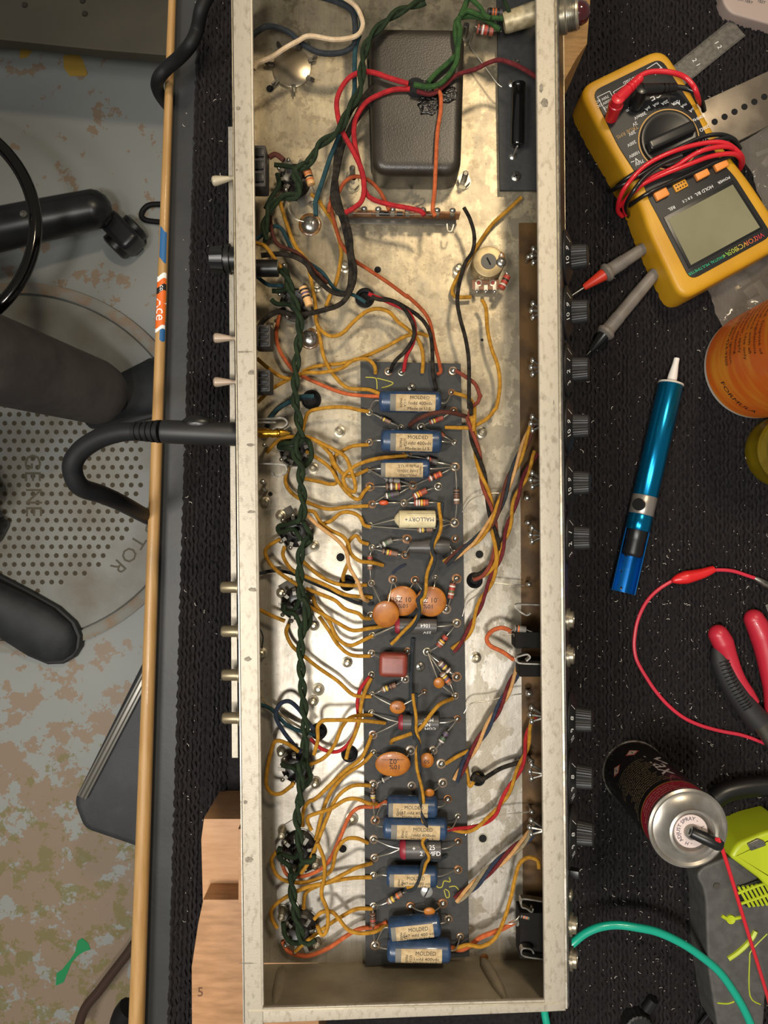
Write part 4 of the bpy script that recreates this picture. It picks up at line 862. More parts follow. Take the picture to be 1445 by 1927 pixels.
Y('D 600,700 630,760 640,900 670,1040 710,1150 725,1280 705,1420 F 690,110 640,170 560,218 520,235 350,232', 'long yellow wire from the trim pot curving back to the board', h=12)
Y('D 415,1335 500,1362 545,1410 F 552,120 545,260', 'short yellow wire joining the bundle right of the topmost blue capacitor', h=15)
Y('H 402,740 320,775 260,840 180,945 100,985 0,1020 G 1215,1040', 'yellow wire crossing the NEG. capacitor diagonally', h=23)
wire('D 425,1185 500,1230 560,1280 590,1360 F 590,10 575,60 530,100 510,180', 'rbrown', 'red-brown wire bulging right of the board top corner', h=16)
wire('F 110,218 180,170 280,135 380,130 500,160', 'brown', 'brown wire arching between the top two blue capacitors', h=24, r=.0015)
# black and grey
wire('D 480,75 520,150 550,260 540,370 490,450 455,560 435,700 455,830 490,960 512,1100 515,1250 515,1440 F 525,60 530,150', 'black', 'long thin black wire passing left of the trim pot', h=20, grp='black wires')
wire('C 1080,680 1130,700 1220,710 1300,760 1362,870 1365,960 1310,1050 1240,1120 1207,1190', 'black', 'black wire from the large grommet to the board top left', h=22, grp='black wires')
wire('C 1070,690 1200,700 1300,745 1400,810 D 120,775 200,840 250,930 265,1050 270,1200 292,1310', 'black', 'black wire from the large grommet to the top blue capacitor right end', h=16, grp='black wires')
wire('C 1060,660 1200,720 1330,785 1375,890 1360,1000 1320,1080 1298,1185', 'red', 'red wire leaving the large grommet beside the two black ones', h=19, grp='red wires')
wire('C 1040,720 960,670 850,640 800,590 740,510 650,450 560,400 510,300 470,220 425,200 380,230 300,290', 'teal', 'blue-grey wire twining from the large grommet to the rear wall', h=13)
wire('C 385,120 410,260 450,330 550,370 620,420 700,510 780,590', 'brown', 'thin brown wire beside the blue-grey one above the second socket', h=17)
wire('C 300,540 380,600 480,605', 'teal', 'short dark teal wire from the fuse holder to the second socket', h=22)
wire('A 848,-10 960,70 1010,130 1000,230 970,330 965,500 960,650 900,820 850,950 800,1070 750,1220 700,1370 C 700,60 702,130', 'teal', 'long teal wire from the far chassis end to the solder dome', h=26, r=.0016)
wire('A 870,-30 960,30 1005,100 1020,180 970,248 830,270 660,245 580,280 490,330 400,390 310,430 280,470', 'white', 'cream wire crossing the silver capacitor can base', h=33, r=.0016)
wire('A 260,250 350,185 430,185 520,220 600,290 700,350 800,365 900,350 962,300 970,200 950,80 860,20 740,-20', 'dgrey', 'thick dark grey wire waving above the silver capacitor can base', h=27, r=.0019)
wire('G 322,650 340,740 400,800 500,875 600,935 690,975', 'tan', 'pale thin wire from the rear wall to the grommet above the sixth socket', h=9, r=.0009)
wire('G 322,780 400,812 500,915 600,960 700,985', 'teal', 'dark green wire from the rear wall to the grommet above the sixth socket', h=12, r=.0014)
wire('G 690,950 640,890 590,815 520,758 455,780 430,860 480,960 550,1050 600,1105', 'blue', 'dark blue wire curled in a loop above the sixth socket', h=16, r=.0015)
wire('G 322,265 342,320 335,400', 'dgrey', 'hair-thin dark wire at the rear wall beside a fixing screw', h=8, r=.0005)
wire('H 870,1170 740,1210 650,1262 600,1290 560,1262 545,1285 590,1300', 'black', 'black wire from the front wall into the small right grommet', h=10, r=.0016, grp='black wires')
wire('E 365,235 390,170 450,100 520,60 600,35 680,35', 'dgrey', 'black lettered cable entering the grommet above the third socket', h=12, r=.0019)
wire('E 375,210 420,130 500,70 590,25 690,20', 'teal', 'dark green cable entering the grommet above the third socket', h=16, r=.0015)
wire('A 385,1070 430,1050 485,1090', 'brown', 'short brown wire from the upper switch body', h=36, r=.0018)
wire('G 1362,330 1352,500 1348,700 1360,900 1375,1010', 'dgrey', 'dark grey sleeved wire running straight down the middle of the board', h=13, r=.0014)
wire('J 215,405 250,420 300,425 360,400', 'dgrey', 'dark grey wire end entering the board below the plus-marked capacitor', h=15, r=.0013)
wire('E 1222,1225 1260,1190 1310,1165', 'blue', 'short dark wire stub bridging a hole left of the sleeved part', h=11.2, r=.0008)
# transformer leads
wire('A 1330,570 1200,530 1100,495 1020,490 940,520 880,590 845,680 850,780 880,890 940,1000 990,1100 1020,1180 1030,1290 1010,1370 950,1420 C 900,110', 'red', 'bright red lead looping wide left of the transformer', h=32, r=.0017, grp='red wires')
wire('A 1340,605 1230,610 1120,650 1040,700 980,790 960,880 970,1000 1000,1120 1022,1200 1035,1290 1080,1350 1200,1390 1400,1430 D 210,130', 'red', 'second red lead running close beside the transformer to the terminal strip', h=29, r=.0017, grp='red wires')
wire('B 285,600 320,640 322,750 300,900 290,1100 280,1300 268,1420 285,1470', 'orange', 'orange-red lead crossing the transformer cover straight down', h=31, r=.0014, grp='red wires')
wire('B 160,620 260,640 350,580 430,510 560,470 640,430 720,408 800,430 870,460 975,525', 'dred', 'dark red lead running right from the transformer to the fibre board', h=31, r=.0015, grp='red wires')
wire('B 140,575 220,590 300,578 370,520 430,420 440,330 455,200 440,150 480,60 510,-20', 'lgreen', 'green lead rising from the transformer to the far end', h=35, r=.0018, grp='green wires')
wire('B 235,560 300,490 380,420 435,350 420,220 440,130 540,110 640,140 725,205', 'lgreen', 'green lead bending over to the dark red resistor', h=32, r=.0017, grp='green wires')
wire('B 450,110 500,75 560,92 640,120 775,125', 'lgreen', 'green lead reaching the pilot lamp socket', h=36, r=.0016, grp='green wires')
wire('B 515,-20 590,50 620,100 660,125', 'lgreen', 'short green lead joining beside the pilot lamp', h=39, r=.0015, grp='green wires')
wire('B 740,-30 770,40 790,90', 'green', 'dark green wire coming down onto the pilot lamp lug', h=40, r=.0015, grp='green wires')
for s, lb in (('A 1445,470 1330,480 1200,520 1120,560 1060,620 1000,690 950,740 900,840 850,1000 835,1150 845,1300 880,1440 C 900,130 935,260 945,380 968,500 950,610 880,722 760,770 620,800 540,800 440,785 360,830 315,885', 'black waxed lead from the transformer ending at the small switch'),
              ('A 1440,500 1340,520 1220,550 1140,590 1070,650 1010,720 970,800 920,900 880,1010 845,1180 830,1300 860,1430 C 880,150 910,280 930,400 940,520 915,650 830,655 750,600 680,530 640,460 560,410 460,390 330,400', 'black waxed lead from the transformer ending at the fuse holder'),
              ('A 1330,660 1200,670 1100,690 1040,740 970,830 915,930 870,1030 830,1200 815,1350 850,1440 C 870,130 905,240 925,330', 'black waxed lead merging into the bundle above the terminal strip')):
    wire(s, 'black', lb, h=24, r=.0017, grp='black waxed leads')
# bare thin wires
for s, lb in (('H 480,840 530,772 650,755 770,722 880,705', 'thin bare wire trailing right between the lower knobs and the board'), ('F 468,810 520,730 600,690 720,680 740,700', 'thin bare wire curving over the twisted bundle'),
              ('H 470,180 500,90 560,40 600,5', 'thin bare wire beside the yellow and brown twisted pair'), ('F 690,1290 780,1300 890,1308', 'thin bare wire level below the right grommet'),
              ('J 490,260 550,170 700,125 930,100', 'thin bare wire rising from the lower board to the front wall'), ('B 575,120 530,250 520,310 560,370 620,450 700,560 738,592', 'bare wire drooping from the dark red resistor'),
              ('C 500,20 520,100 560,150 620,170', 'bare wire joining the top socket to the solder dome')):
    wire(s, 'steel', lb, r=.0004, h=12, m=M_WIREM, grp='thin bare wires', name='bare_wire', ends=1)
# twisted bundles
def tw(s, cols, where, **k): twist(s, cols, [('%s strand of the %s' % (NM.get(c, c).replace('_', '-'), where)) if len(set(cols)) > 1 else ('%s cloth strand, one of the %s' % (c, where)) for c in cols], grp=('strands of the '+where), **k)
tw('F 518,160 545,300 580,450 615,600 655,750 672,850 690,950 700,1050 680,1150 610,1230 540,1255', ['rbrown', 'yellow', 'black'], 'three-colour twist running down right of the board', h=13, pitch=.05, r=.0014)
tw('F 955,200 880,380 800,560 740,720 670,870 570,990 470,1065 350,1160', ['yellow', 'brown', 'dgrey', 'peach'], 'thick twist reaching the board right of the sleeved part', h=20, pitch=.06, r=.0012)
tw('F 972,400 900,560 840,700 790,880 740,1050 700,1180 640,1330 H 610,50 560,170 500,310 405,412', ['yellow', 'dred'], 'twisted pair ending right of the 1064 capacitor', h=13, pitch=.038, r=.0013)
tw('H 860,520 800,640 740,760 660,900 560,1060 490,1170 425,1300', ['peach', 'blue', 'dred'], 'twist falling from the middle jacks to the board edge', h=14, pitch=.045, r=.0013)
tw('H 965,850 920,960 900,1100 850,1230 790,1350 735,1445 J 690,110 600,185 500,222 368,215', ['yellow', 'red'], 'yellow and red twist meeting the blue capacitors', h=14, pitch=.040, r=.0013)
tw('J 975,190 900,290 780,390 650,500 550,600 425,700', ['tan', 'blue', 'dred', 'peach'], 'many-coloured twist below the lowest knob', h=15, pitch=.05, r=.0013)
tw('F 322,745 318,900 272,1020 265,1080 275,1130 235,1240 205,1370 H 180,70 180,150 130,240 30,325 G 1208,362', ['yellow', 'dgrey'], 'twisted pair crossing the large orange discs', h=24, pitch=.045, r=.0012)
tw('H 145,705 150,850 145,960 175,1040 165,1100 170,1200 185,1320 J 195,30 200,140 235,250 205,310 235,400 210,450 185,540 140,610 92,628', ['yellow', 'dgrey'], 'twisted pair running down the middle of the lower board', h=25, pitch=.048, r=.0011)
tw('A 1445,5 1330,50 1220,110 1120,200 1060,270 1020,400 1010,550 990,640 920,750 880,850 820,920 720,990 680,1070 640,1120', ['green', 'green'], 'green pair from the far end to the top socket', h=38, pitch=.034, r=.0015)
tw('A 650,1120 560,1160 590,1260 570,1330 480,1340 400,1400 C 375,120 355,200 362,300', ['green', 'green'], 'green pair looped around the top socket', h=30, pitch=.03, r=.0015)
tw('C 470,490 510,570 535,650 570,760 592,850 585,980 572,1100 562,1250 562,1400 E 570,90 590,220 600,300', ['green', 'green'], 'green pair between the second and third sockets', h=28, pitch=.026, r=.0016)
tw('E 600,300 560,400 600,500 598,600 615,720 610,830 575,880', ['green', 'green'], 'green pair between the third and fourth sockets', h=29, pitch=.026, r=.0016)
tw('E 660,990 610,1040 592,1150 595,1280 605,1380 G 625,60 640,160 610,280 600,420 605,600 622,800 632,960 625,1080', ['green', 'green'], 'long green pair through the fifth socket to the sixth', h=29, pitch=.026, r=.0016)
tw('G 600,1180 600,1330 590,1440 I 595,30 575,120 588,250 590,360', ['green', 'green'], 'green pair between the sixth and seventh sockets', h=29, pitch=.026, r=.0016)
tw('I 545,520 540,620 565,780 590,880 605,980', ['green', 'green'], 'green pair between the seventh and eighth sockets', h=29, pitch=.026, r=.0016)
GL = [('C 405,640 470,640 520,600 500,500', 'upper green loop of the second socket'), ('C 400,700 440,730 520,735 590,800 600,850', 'lower green loop of the second socket'),
      ('E 590,270 540,335 470,340 455,370 540,380 600,420', 'green loop over the left of the third socket'), ('E 610,300 660,340 670,440 620,500', 'green loop over the right of the third socket'),
      ('E 600,860 520,890 450,905 460,945 550,925 600,1000', 'green loop over the left of the fourth socket'), ('E 610,860 640,920 670,990 610,1050', 'green loop over the right of the fourth socket'),
      ('G 610,10 560,130 490,140 480,90', 'green loop over the left of the fifth socket'), ('G 640,20 645,120 665,200 640,260 600,300', 'green loop over the right of the fifth socket'), ('G 490,100 490,150 560,170 600,260 600,320', 'lower left green loop of the fifth socket'),
      ('G 640,1060 600,1180 500,1200 470,1175', 'green loop over the left of the sixth socket'), ('G 640,1080 640,1180 665,1280 610,1350', 'green loop over the right of the sixth socket'), ('G 480,1190 560,1220 590,1290 600,1370', 'lower left green loop of the sixth socket'),
      ('I 590,370 560,410 500,400 450,380 460,340', 'green loop over the left of the seventh socket'), ('I 600,370 610,430 680,430 690,390', 'green loop over the right of the seventh socket'), ('I 450,385 470,430 520,470 545,550', 'left green branch below the seventh socket'), ('I 680,440 610,450 570,520 545,560', 'right green branch below the seventh socket'),
      ('I 480,850 490,930 530,985 600,990', 'green loop over the left of the eighth socket'), ('I 600,975 650,1000 700,970', 'green loop over the right of the eighth socket'),
      ('A 420,1120 500,1130 560,1150 580,1250 560,1360', 'green loop across the top socket'), ('A 440,1180 450,1260 400,1340 360,1420', 'green wire left of the top socket')]
for i, (s, lb) in enumerate(GL): wire(s, 'green', 'dark '+lb, h=19+(i % 3)*1.5, r=.0017, grp='green wires at the sockets')

# ---------------------------------------------------------------- things around the chassis
M_WOOD = mat('pine', '#b58c66', .6, 0, '#a87d56', 60, .3, .7, .1, 300, aniso=(1, 6, 6))
M_WOOD2 = mat('scorched_pine', '#ac8058', .6, 0, '#8f6842', 45, .35, .7, .15, 400, aniso=(1, 5, 5))
e = empty('wood_block', P(410, 1610, 0), 'pale pine offcut propping the chassis, upper of the two at the bottom left', 'wood block', 'pine blocks under the chassis')
mb = MB(); mb.prism([xy(381, 1700, .060), xy(560, 1700, .060), xy(560, 1541, .060), xy(383, 1541, .060), xy(378, 1580, .060)], 0, .060, .0012); mb.build('block', M_WOOD, e)
mb = MB(); mb.prism([xy(448, 1700, .10), xy(560, 1700, .10), xy(560, 1560, .10), xy(448, 1560, .10)], .0601, .100, .0012); mb.build('riser', M_WOOD, e)
e = empty('wood_block', P(420, 1810, 0), 'larger pine offcut stamped 5 at the bottom left corner of the chassis', 'wood block', 'pine blocks under the chassis')
mb = MB(); mb.prism([xy(361, 2050, .085), xy(600, 2050, .085), xy(600, 1693, .085), xy(382, 1693, .085), xy(372, 1740, .085), xy(360, 1820, .085)], 0, .085, .0012); mb.build('block', M_WOOD2, e)
mb = MB(); textP(mb, '5', 'T', 1135, 1408, .0852, 0, 17); mb.build('stamp', mat('stamp_brown', '#5a3a22', .8), e, smooth=0)
# transformer and tubes hidden under the chassis carry it; far end rests on another block
e = empty('wood_block', P(1080, 80, 0), 'rough pine block jutting out beneath the red pilot lamp', 'wood block', 'pine blocks under the chassis')
mb = MB(); mb.prism([xy(960, -120, .115), xy(960, 140, .115), xy(1063, 150, .115), xy(1085, 110, .115), xy(1105, 82, .115), xy(1112, -10, .115), xy(1105, -120, .115)], 0, .115, .001); mb.build('block', mat('old_pine', '#a07840', .6, 0, '#7d5a2c', 50, .3, .7, .2, 300, aniso=(1, 8, 8)), e)

# wooden handle lying on the bench edge, with a sticker
e = empty('wooden_handle', P(288, 963, .005), 'long tapered wooden handle with an orange sticker along the left bench edge', 'wooden handle')
M_HAND = mat('handle_wood', '#b08c5a', .5, 0, '#9c7642', 30, .3, .7, .08, 300, aniso=(8, .8, 8), coat=.1)
def hx(y): return XL(y, 324, 257)
def hr(y): return XL(y, 3.3, 6.9)*.001
mb = MB(); path = [P(hx(y), y, .0005+hr(y)) for y in range(-150, 2100, 75)]
mb.tube(path, [hr(y) for y in range(-150, 2100, 75)], 20, 2); mb.build('shaft', M_HAND, e)
def onhandle(y, t, dr=.0002):
    r = hr(y); c = P(hx(y), y, .0005+r); return c+Vector((math.sin(t)*(r+dr), 0, math.cos(t)*(r+dr)))
def hpatch(name, y0, y1, t0, t1, m, dr=.00015, edge=0, parent=e):
    mb = MB(); vs_ = []; n = 10; mM = 14
    for i in range(mM+1):
        for j in range(n+1):
            f = i/mM; a = t0+(t1-t0)*j/n; yy = y0+(y1-y0)*f+edge*math.sin(a*2.2)
            vs_.append(onhandle(yy, a, dr))
    mb.raw(vs_, [[i*(n+1)+j, i*(n+1)+j+1, (i+1)*(n+1)+j+1, (i+1)*(n+1)+j] for i in range(mM) for j in range(n)]); return mb.build(name, m, parent)
M_BT = mat('blue_tape', '#1f5a8c', .6); M_OS = mat('sticker_orange', '#d8641c', .5)
hpatch('blue_tape', 434, 492, -.6, .9, M_BT, .0001, 6); hpatch('blue_tape', 605, 640, .1, 1.3, M_BT, .0001, 5)
st = hpatch('sticker', 528, 622, -1.4, 1.1, M_OS, .00018, -4)
hpatch('white_band', 519, 529, -1.4, 1.1, M_WHITE, .0002, -4, st); hpatch('black_band', 540, 552, -1.4, 1.1, M_INK, .0003, -4, st); hpatch('white_band', 617, 624, -1.4, 1.1, M_WHITE, .00025, -4, st)
mb = MB()
def ht(body, y, h, off):
    r = hr(y); text_fn(mb, body, h, lambda X, Y: onhandle(y-4*math.sin(1)*0+(X/(CAMZ-r)*FPX)*1.0, (Y+off)/r, .0004))
ht('Ace', 585, .0085, .0005); ht('co.', 546, .0036, .001); mb.build('sticker_print', M_WHITE, st, smooth=0)

# black cords and cables over the bench edge
def cable(name, s, r, label, m, cat='cable', h=0, grp=None, n=12, rl=None):
    mb = MB(); mb.tube([P(*q) for q in parse(s, h, 0.0)], rl or r, n, 6); o = mb.build(name, m); return tag(o, label, cat, grp)
cable('power_cable', 'Q h60 1300,-140 1250,-20 1215,60 h50 1190,180 1150,270 h35 1080,350 h26 1010,410 h20 960,470 h2 950,530 h-30 985,600 h-90 1050,680', .0055, 'thick black power cable snaking over the wooden handle at the top left', M_BLACKR)
jk = empty('instrument_cable', P(330, 820, .16), 'black instrument cable with a moulded plug pushed into the rear wall', 'cable')
zc = .160; A = leftwall(818, zc); B = P(302, 812, zc); ax = (B-A); L = ax.length
mb = MB(); mb.lathe(A+ax*.05, ax, [(0, .0072), (L*.03, .0078), (L*.9, .0078), (L*.93, .0074)], 28); body = mb.build('plug_barrel', mat('plug_satin', '#19191a', .5), jk)
mb = MB(); mb.sphere(A+ax*.55+Vector((0, .0062, .002)), .0055, (1.9, 1, 1), 16, 8); mb.build('thumb_recess', M_BLACKP, body)
mb = MB(); ax2 = P(247, 812, zc-.004)-B; L2 = ax2.length; pr = []
for i in range(5): pr += [(L2*(i/5), .0076-.0004*i), (L2*(i/5+.13), .0076-.0004*i), (L2*(i/5+.14), .0062-.0003*i), (L2*(i/5+.19), .0062-.0003*i)]
mb.lathe(B-ax2*.02, ax2, pr, 24); mb.build('strain_relief', M_BLACKR, jk)
mb = MB(); mb.tube([P(*q) for q in parse('Z h156 255,812 h154 225,814 h150 185,826 h145 150,850 h140 136,880 h130 150,915 h110 190,930 h80 225,945 h20 262,965 h-60 300,985 h-180 330,1010', 0, 0.0)], [.0062, .0066, .0068, .0068, .0066, .0066, .0066], 14, 6); mb.build('cord', mat('cord_grey_black', '#16171a', .55, spec=.3), jk)
mb = MB(); mb.lathe(A+Vector((-.004, 0, 0)), (1, 0, 0), [(0, .0062), (.0015, .0066), (.003, .0062)], 22); mb.build('gold_collar', M_GOLD, jk)
mb = MB(); T_ = A+Vector((.0012, .001, 0)); mb.lathe(T_, (1, 0, 0), [(0, .0032), (.015, .0032), (.0152, .0026), (.017, .0026), (.0172, .0032), (.021, .0032), (.0215, .0026), (.0225, .0026), (.0232, .0030), (.026, .0022), (.0295, .0005)], 20); mb.build('gold_tip', M_GOLD, jk)
cable('thin_cord', 'Q h-745 1000,1235 900,1240 855,1290 880,1330 1000,1345', .005, 'thin black cord looped on the floor beside the handle', M_BLACKR)
cable('brown_cable', 'T h-700 760,1130 720,1190 650,1280 560,1400 480,1500 440,1620', .0085, 'brown cable crossing the floor at the bottom left', mat('brown_cord', '#3e2c22', .5))
rb = cable('rubber_foot_object', 'T h-500 740,1500 700,1560 690,1680', .02, 'black rounded end of a thing at the bottom edge left of the handle', M_BLACKR, 'object')

# teal cable
cable('teal_cable', 'O h10 -20,1860 -60,1720 -80,1560 h30 -50,1400 h34 20,1280 h35 75,1215 135,1160 h34 205,1105 300,1065 420,1050 h36 560,1068 700,1100 860,1175 1000,1270 1120,1375 1220,1515 1290,1640 1340,1760 1380,1900', .0033, 'glossy teal green cable arching out from under the chassis', mat('teal_pvc', '#129a80', .3, 0, coat=.2), h=30)
# black thick cable right
cable('black_cable', 'N h12 1080,1640 1160,1590 1290,1560 1445,1548 1600,1550', .0085, 'thick shiny black cable leaving right behind the spray can', M_BLACKP)

# multimeter --------------------------------------------------------
mm = empty('multimeter', P(1270, 330, 0), 'yellow digital multimeter with red and black leads wrapped round it', 'multimeter')
M_YEL = mat('meter_yellow', '#c4921c', .45, 0, '#bb8815', 30); M_MB = mat('meter_black', '#161617', .5)
ZM = .036
TL, TR, BR, BL = (1088, 163), (1248, 85), (1487, 455), (1286, 566)
def lerp2(a, b, t): return (a[0]+(b[0]-a[0])*t, a[1]+(b[1]-a[1])*t)
def mq(u, v): a = lerp2(TL, TR, u); b = lerp2(BL, BR, u); return lerp2(a, b, v)     # u across, v from the sockets to the screen
body = [mq(0, 0), mq(-.0, .18), mq(.03, .34), mq(.045, .5), mq(.03, .58), mq(0, .68), mq(-.01, 1), mq(1.01, 1), mq(1.0, .68), mq(.98, .58), mq(.965, .5), mq(.975, .34), mq(1, .18), mq(1, 0)]
mb = MB(); mb.prism(roundpoly([xy(x, y, ZM) for x, y in body], .014, 7)[::-1], .001, ZM, .006, 4); mb.build('case', M_YEL, mm)
face = [mq(.10, .045), mq(.09, .30), mq(.14, .50), mq(.12, .56), mq(.125, .62), mq(.125, .94), mq(.90, .94), mq(.895, .64), mq(.87, .58), mq(.86, .50), mq(.91, .30), mq(.90, .045)]
mb = MB(); mb.prism(roundpoly([xy(x, y, ZM) for x, y in face], .008, 5)[::-1], ZM-.001, ZM+.0008, .0003); fc = mb.build('front_panel', M_MB, mm)
zt = ZM+.0008
def mP(u, v, z): x, y = mq(u, v); return P(x, y, z)
ux = (mP(1, .5, zt)-mP(0, .5, zt)).normalized(); uy = (mP(.5, 0, zt)-mP(.5, 1, zt)).normalized()
lcd = [mq(.19, .668), mq(.185, .884), mq(.845, .884), mq(.84, .668)]
mb = MB(); mb.prism([xy(x, y, zt) for x, y in [mq(.165, .652), mq(.16, .893), mq(.87, .893), mq(.865, .652)]][::-1], zt, zt+.0006, .0003); mb.build('screen_frame', M_BLACKP, mm)
mb = MB(); mb.prism([xy(x, y, zt) for x, y in lcd][::-1], zt+.0005, zt+.0009); mb.build('screen', mat('lcd', '#77745a', .25, 0, '#7f7c62', 20), mm)
M_BTN = mat('orange_button', '#e08a3c', .45)
for bx_, by_, nm in ((1244, 366, 'button'), (1320, 328, 'button'), (1356, 311, 'button')):
    mb = MB(); mb.box(Mloc(P(bx_, by_, zt+.0014), ux), .0115, .0072, .004, .0012, 3); mb.build(nm, M_BTN, mm)
mb = MB(); q = P(1280, 350, zt+.0006); mb.use(mat('socket_orange', '#c98a1e', .5)).box(Mloc(q, ux), .0115, .0066, .002, .0006)
mb.use(M_INK)
for i in range(4):
    for j in (-1, 1): mb.box(Mloc(q+ux*(i-1.5)*.0024+uy*j*.0014+Vector((0, 0, .0011)), ux), .0011, .0011, .0003)
mb.build('transistor_socket', None, mm)
cD = P(1258, 263, zt); RD = 54*(CAMZ-zt)/FPX
mb = MB(); mb.lathe(cD, (0, 0, 1), [(0, RD), (.0022, RD*.97), (.0026, RD*.9), (.0018, RD*.82), (.0018, 0)], 56); dl = mb.build('rotary_dial', M_BLACKP, mm)
gd = (P(1310, 243, 0)-P(1215, 286, 0)).normalized()
mb = MB(); mb.box(Mloc(cD+Vector((0, 0, .0045)), gd), RD*1.75, RD*.40, .008, .0028, 4); mb.build('dial_grip', mat('grip_black', '#1b1b1b', .3), dl)
mb = MB(); vs_ = []; n = 60
for k in range(n+1):
    a = 2*PI*k/n; vs_ += [cD+Vector((math.cos(a), math.sin(a), 0))*RD*1.03+Vector((0, 0, .0004)), cD+Vector((math.cos(a), math.sin(a), 0))*RD*1.07+Vector((0, 0, .0004))]
mb.raw(vs_, [[2*k, 2*k+1, 2*k+3, 2*k+2] for k in range(n)]); mb.build('dial_ring', mat('ring_ochre', '#b98f4c', .6), mm, smooth=0)
mb = MB()
def mt(s, u, v, h): text_flat(mb, s, h, mP(u, v, zt+.00025), -ux, -uy)
def dialt(s, deg, h=.0026, rr=1.30):
    a = math.radians(deg+0); d = Vector((math.cos(a), -math.sin(a), 0)); text_flat(mb, s, h, cD+d*RD*rr+Vector((0, 0, .0003)), -ux, -uy)
for i, (s, a) in enumerate(zip(['1000V', '200V', '20V', '2V', '200mV', 'µA', 'mA', '20A', '20A', 'mA', 'µA', '20MHz', '200Ω', '2kΩ'], [155, 172, 188, 203, 218, 234, 248, 262, 278, 292, 306, 322, 340, 356])): dialt(s, a+2)
dialt('750V', 142); dialt('20kΩ', 10)
mt('V~', .17, .385, .0040); mt('A~', .80, .25, .0036); mt('A=', .36, .18, .0036)
mt('CE', .66, .175, .0062); mt('10A MAX', .55, .085, .0024); mt('UNFUSED', .52, .07, .0022); mt('FUSED', .34, .115, .0022); mt('MAX', .17, .13, .0022); mt('1000V DC', .165, .11, .0022); mt('750V AC', .165, .092, .0022); mt('20A', .80, .09, .0036); mt('VΩ', .14, .175, .0034)
mt('HOLD B/L', .60, .632, .0026); mt('REL', .27, .634, .0026); mt('E B C E', .43, .632, .0020); mt('POWER', .80, .632, .0022)
mb.build('front_print', M_WHITE, mm, smooth=0)
def frame(poly, wd=.0005):
    q = MB(); 
    for a, b in zip(poly, poly[1:]): q.tube([mP(*a, zt+.0002), mP(*b, zt+.0002)], .00028, 4, 1)
    return q.build('panel_line', M_WHITE, mm)
frame([(.14, .155), (.13, .075), (.27, .075), (.27, .115)]); frame([(.30, .145), (.30, .085), (.62, .075)]); frame([(.72, .06), (.84, .055), (.86, .09)])
mb = MB(); mt('TRUE RMS', .235, .262, .0030); mb.build('gold_print', mat('gold_ink', '#a88a5a', .6), mm, smooth=0)
cols = ['#c82a3c', '#d0502e', '#c8782e', '#b8a034', '#8fae3a', '#3fae5a', '#25a878']
mb = MB(); vsx, fsx = text_geo('VICTOR VC9805A+')
for s, u, c_ in (('VIC', .800, '#c83040'), ('TOR', .725, '#c86a34'), ('VC9', .635, '#c0a23a'), ('805', .555, '#a4b03c'), ('A+', .49, '#7cb044'), ('DIGITAL MULTIMETER', .30, '#25a878')):
    mb.use(mat('print'+c_, c_, .5)); text_flat(mb, s, .0040 if u > .4 else .0023, mP(u, .915, zt+.0005), -ux, -uy)
mb.build('maker_print', None, mm, smooth=0)
# plugs and wrapped leads of the meter: leads are their own things
def pl_(name, m, s, label, rods, wraps, dz):
    e = empty(name, P(*parse(s)[0][:2], zt), label, 'test lead', 'multimeter test leads'); return e
M_RL = mat('lead_red', '#c8202c', .35, 0, coat=.2); M_BL = mat('lead_black', '#141414', .35, 0, coat=.2)
M_GP = mat('probe_grey', '#77716a', .5, 0, '#6c665f', 100); M_RP = mat('probe_red', '#d23a24', .4); M_BP = mat('probe_black', '#1a1b1a', .3)
rl = empty('red_test_lead', P(1165, 190, zt), 'red test lead plugged into the multimeter with a red-tipped grey probe', 'test lead')
mb = MB(); a0_ = P(1150, 222, zt); a1_ = P(1163, 185, zt+.022); mb.lathe(a0_, a1_-a0_, [(0, .0052), (.012, .0052), (.0125, .0058), (.016, .0058), (.0165, .0052), ((a1_-a0_).length, .005), ((a1_-a0_).length+.001, .003)], 22); mb.build('plug', M_RL, rl)
mb = MB(); b0_ = a1_+Vector((0, 0, -.003)); b1_ = P(1205, 146, zt+.018); ax = b1_-b0_; LL = ax.length; pr = [(0, .0048), (LL*.35, .0046)]
for i in range(5): pr += [(LL*(.4+.12*i), .0044-.0002*i), (LL*(.46+.12*i), .0044-.0002*i), (LL*(.47+.12*i), .0034-.0001*i), (LL*(.51+.12*i), .0034)]
mb.lathe(b0_, ax, pr, 18); mb.build('boot', M_RL, rl)
def mcable(s, h, m, parent, r=.0019): mb = MB(); mb.tube([P(x, y, z) for x, y, z in parse(s, h, zt)], r, 10, 6); return mb.build('cord', m, parent)
mcable('K h17 555,530 620,495 700,485 800,495 h15 880,525 930,575 955,620 h6 975,680 h-10 1000,720', 17, M_RL, rl, .0021)
W = [('K h-28 455,1470 h-20 425,1430 h-5 440,1340 h4 500,1240 h6 620,1120 h9 800,1030 h9 1000,975 1150,972 h4 1250,1040 h-8 1275,1100 h-20 1255,1150', 'r'), ('K h-24 480,1460 h-8 470,1380 h4 560,1275 h5 700,1200 h8 900,1120 1060,1062 h7 1200,1045 h0 1255,1075 h-14 1260,1130', 'r'),
     ('K h-15 440,1400 h2 530,1310 h4 640,1215 800,1140 h11 960,1040 1100,1000 h8 1200,1005 h-6 1262,1060', 'r')]
for s, c_ in W: mcable(s, 5, M_RL, rl)
bl = empty('black_test_lead', P(1200, 185, zt), 'black test lead plugged into the multimeter with a black-tipped grey probe', 'test lead')
mb = MB(); a0_ = P(1195, 200, zt); a1_ = P(1209, 166, zt+.019); mb.lathe(a0_, a1_-a0_, [(0, .0056), (.012, .0056), ((a1_-a0_).length, .0052), ((a1_-a0_).length+.001, .003)], 22); mb.build('plug', M_BL, bl)
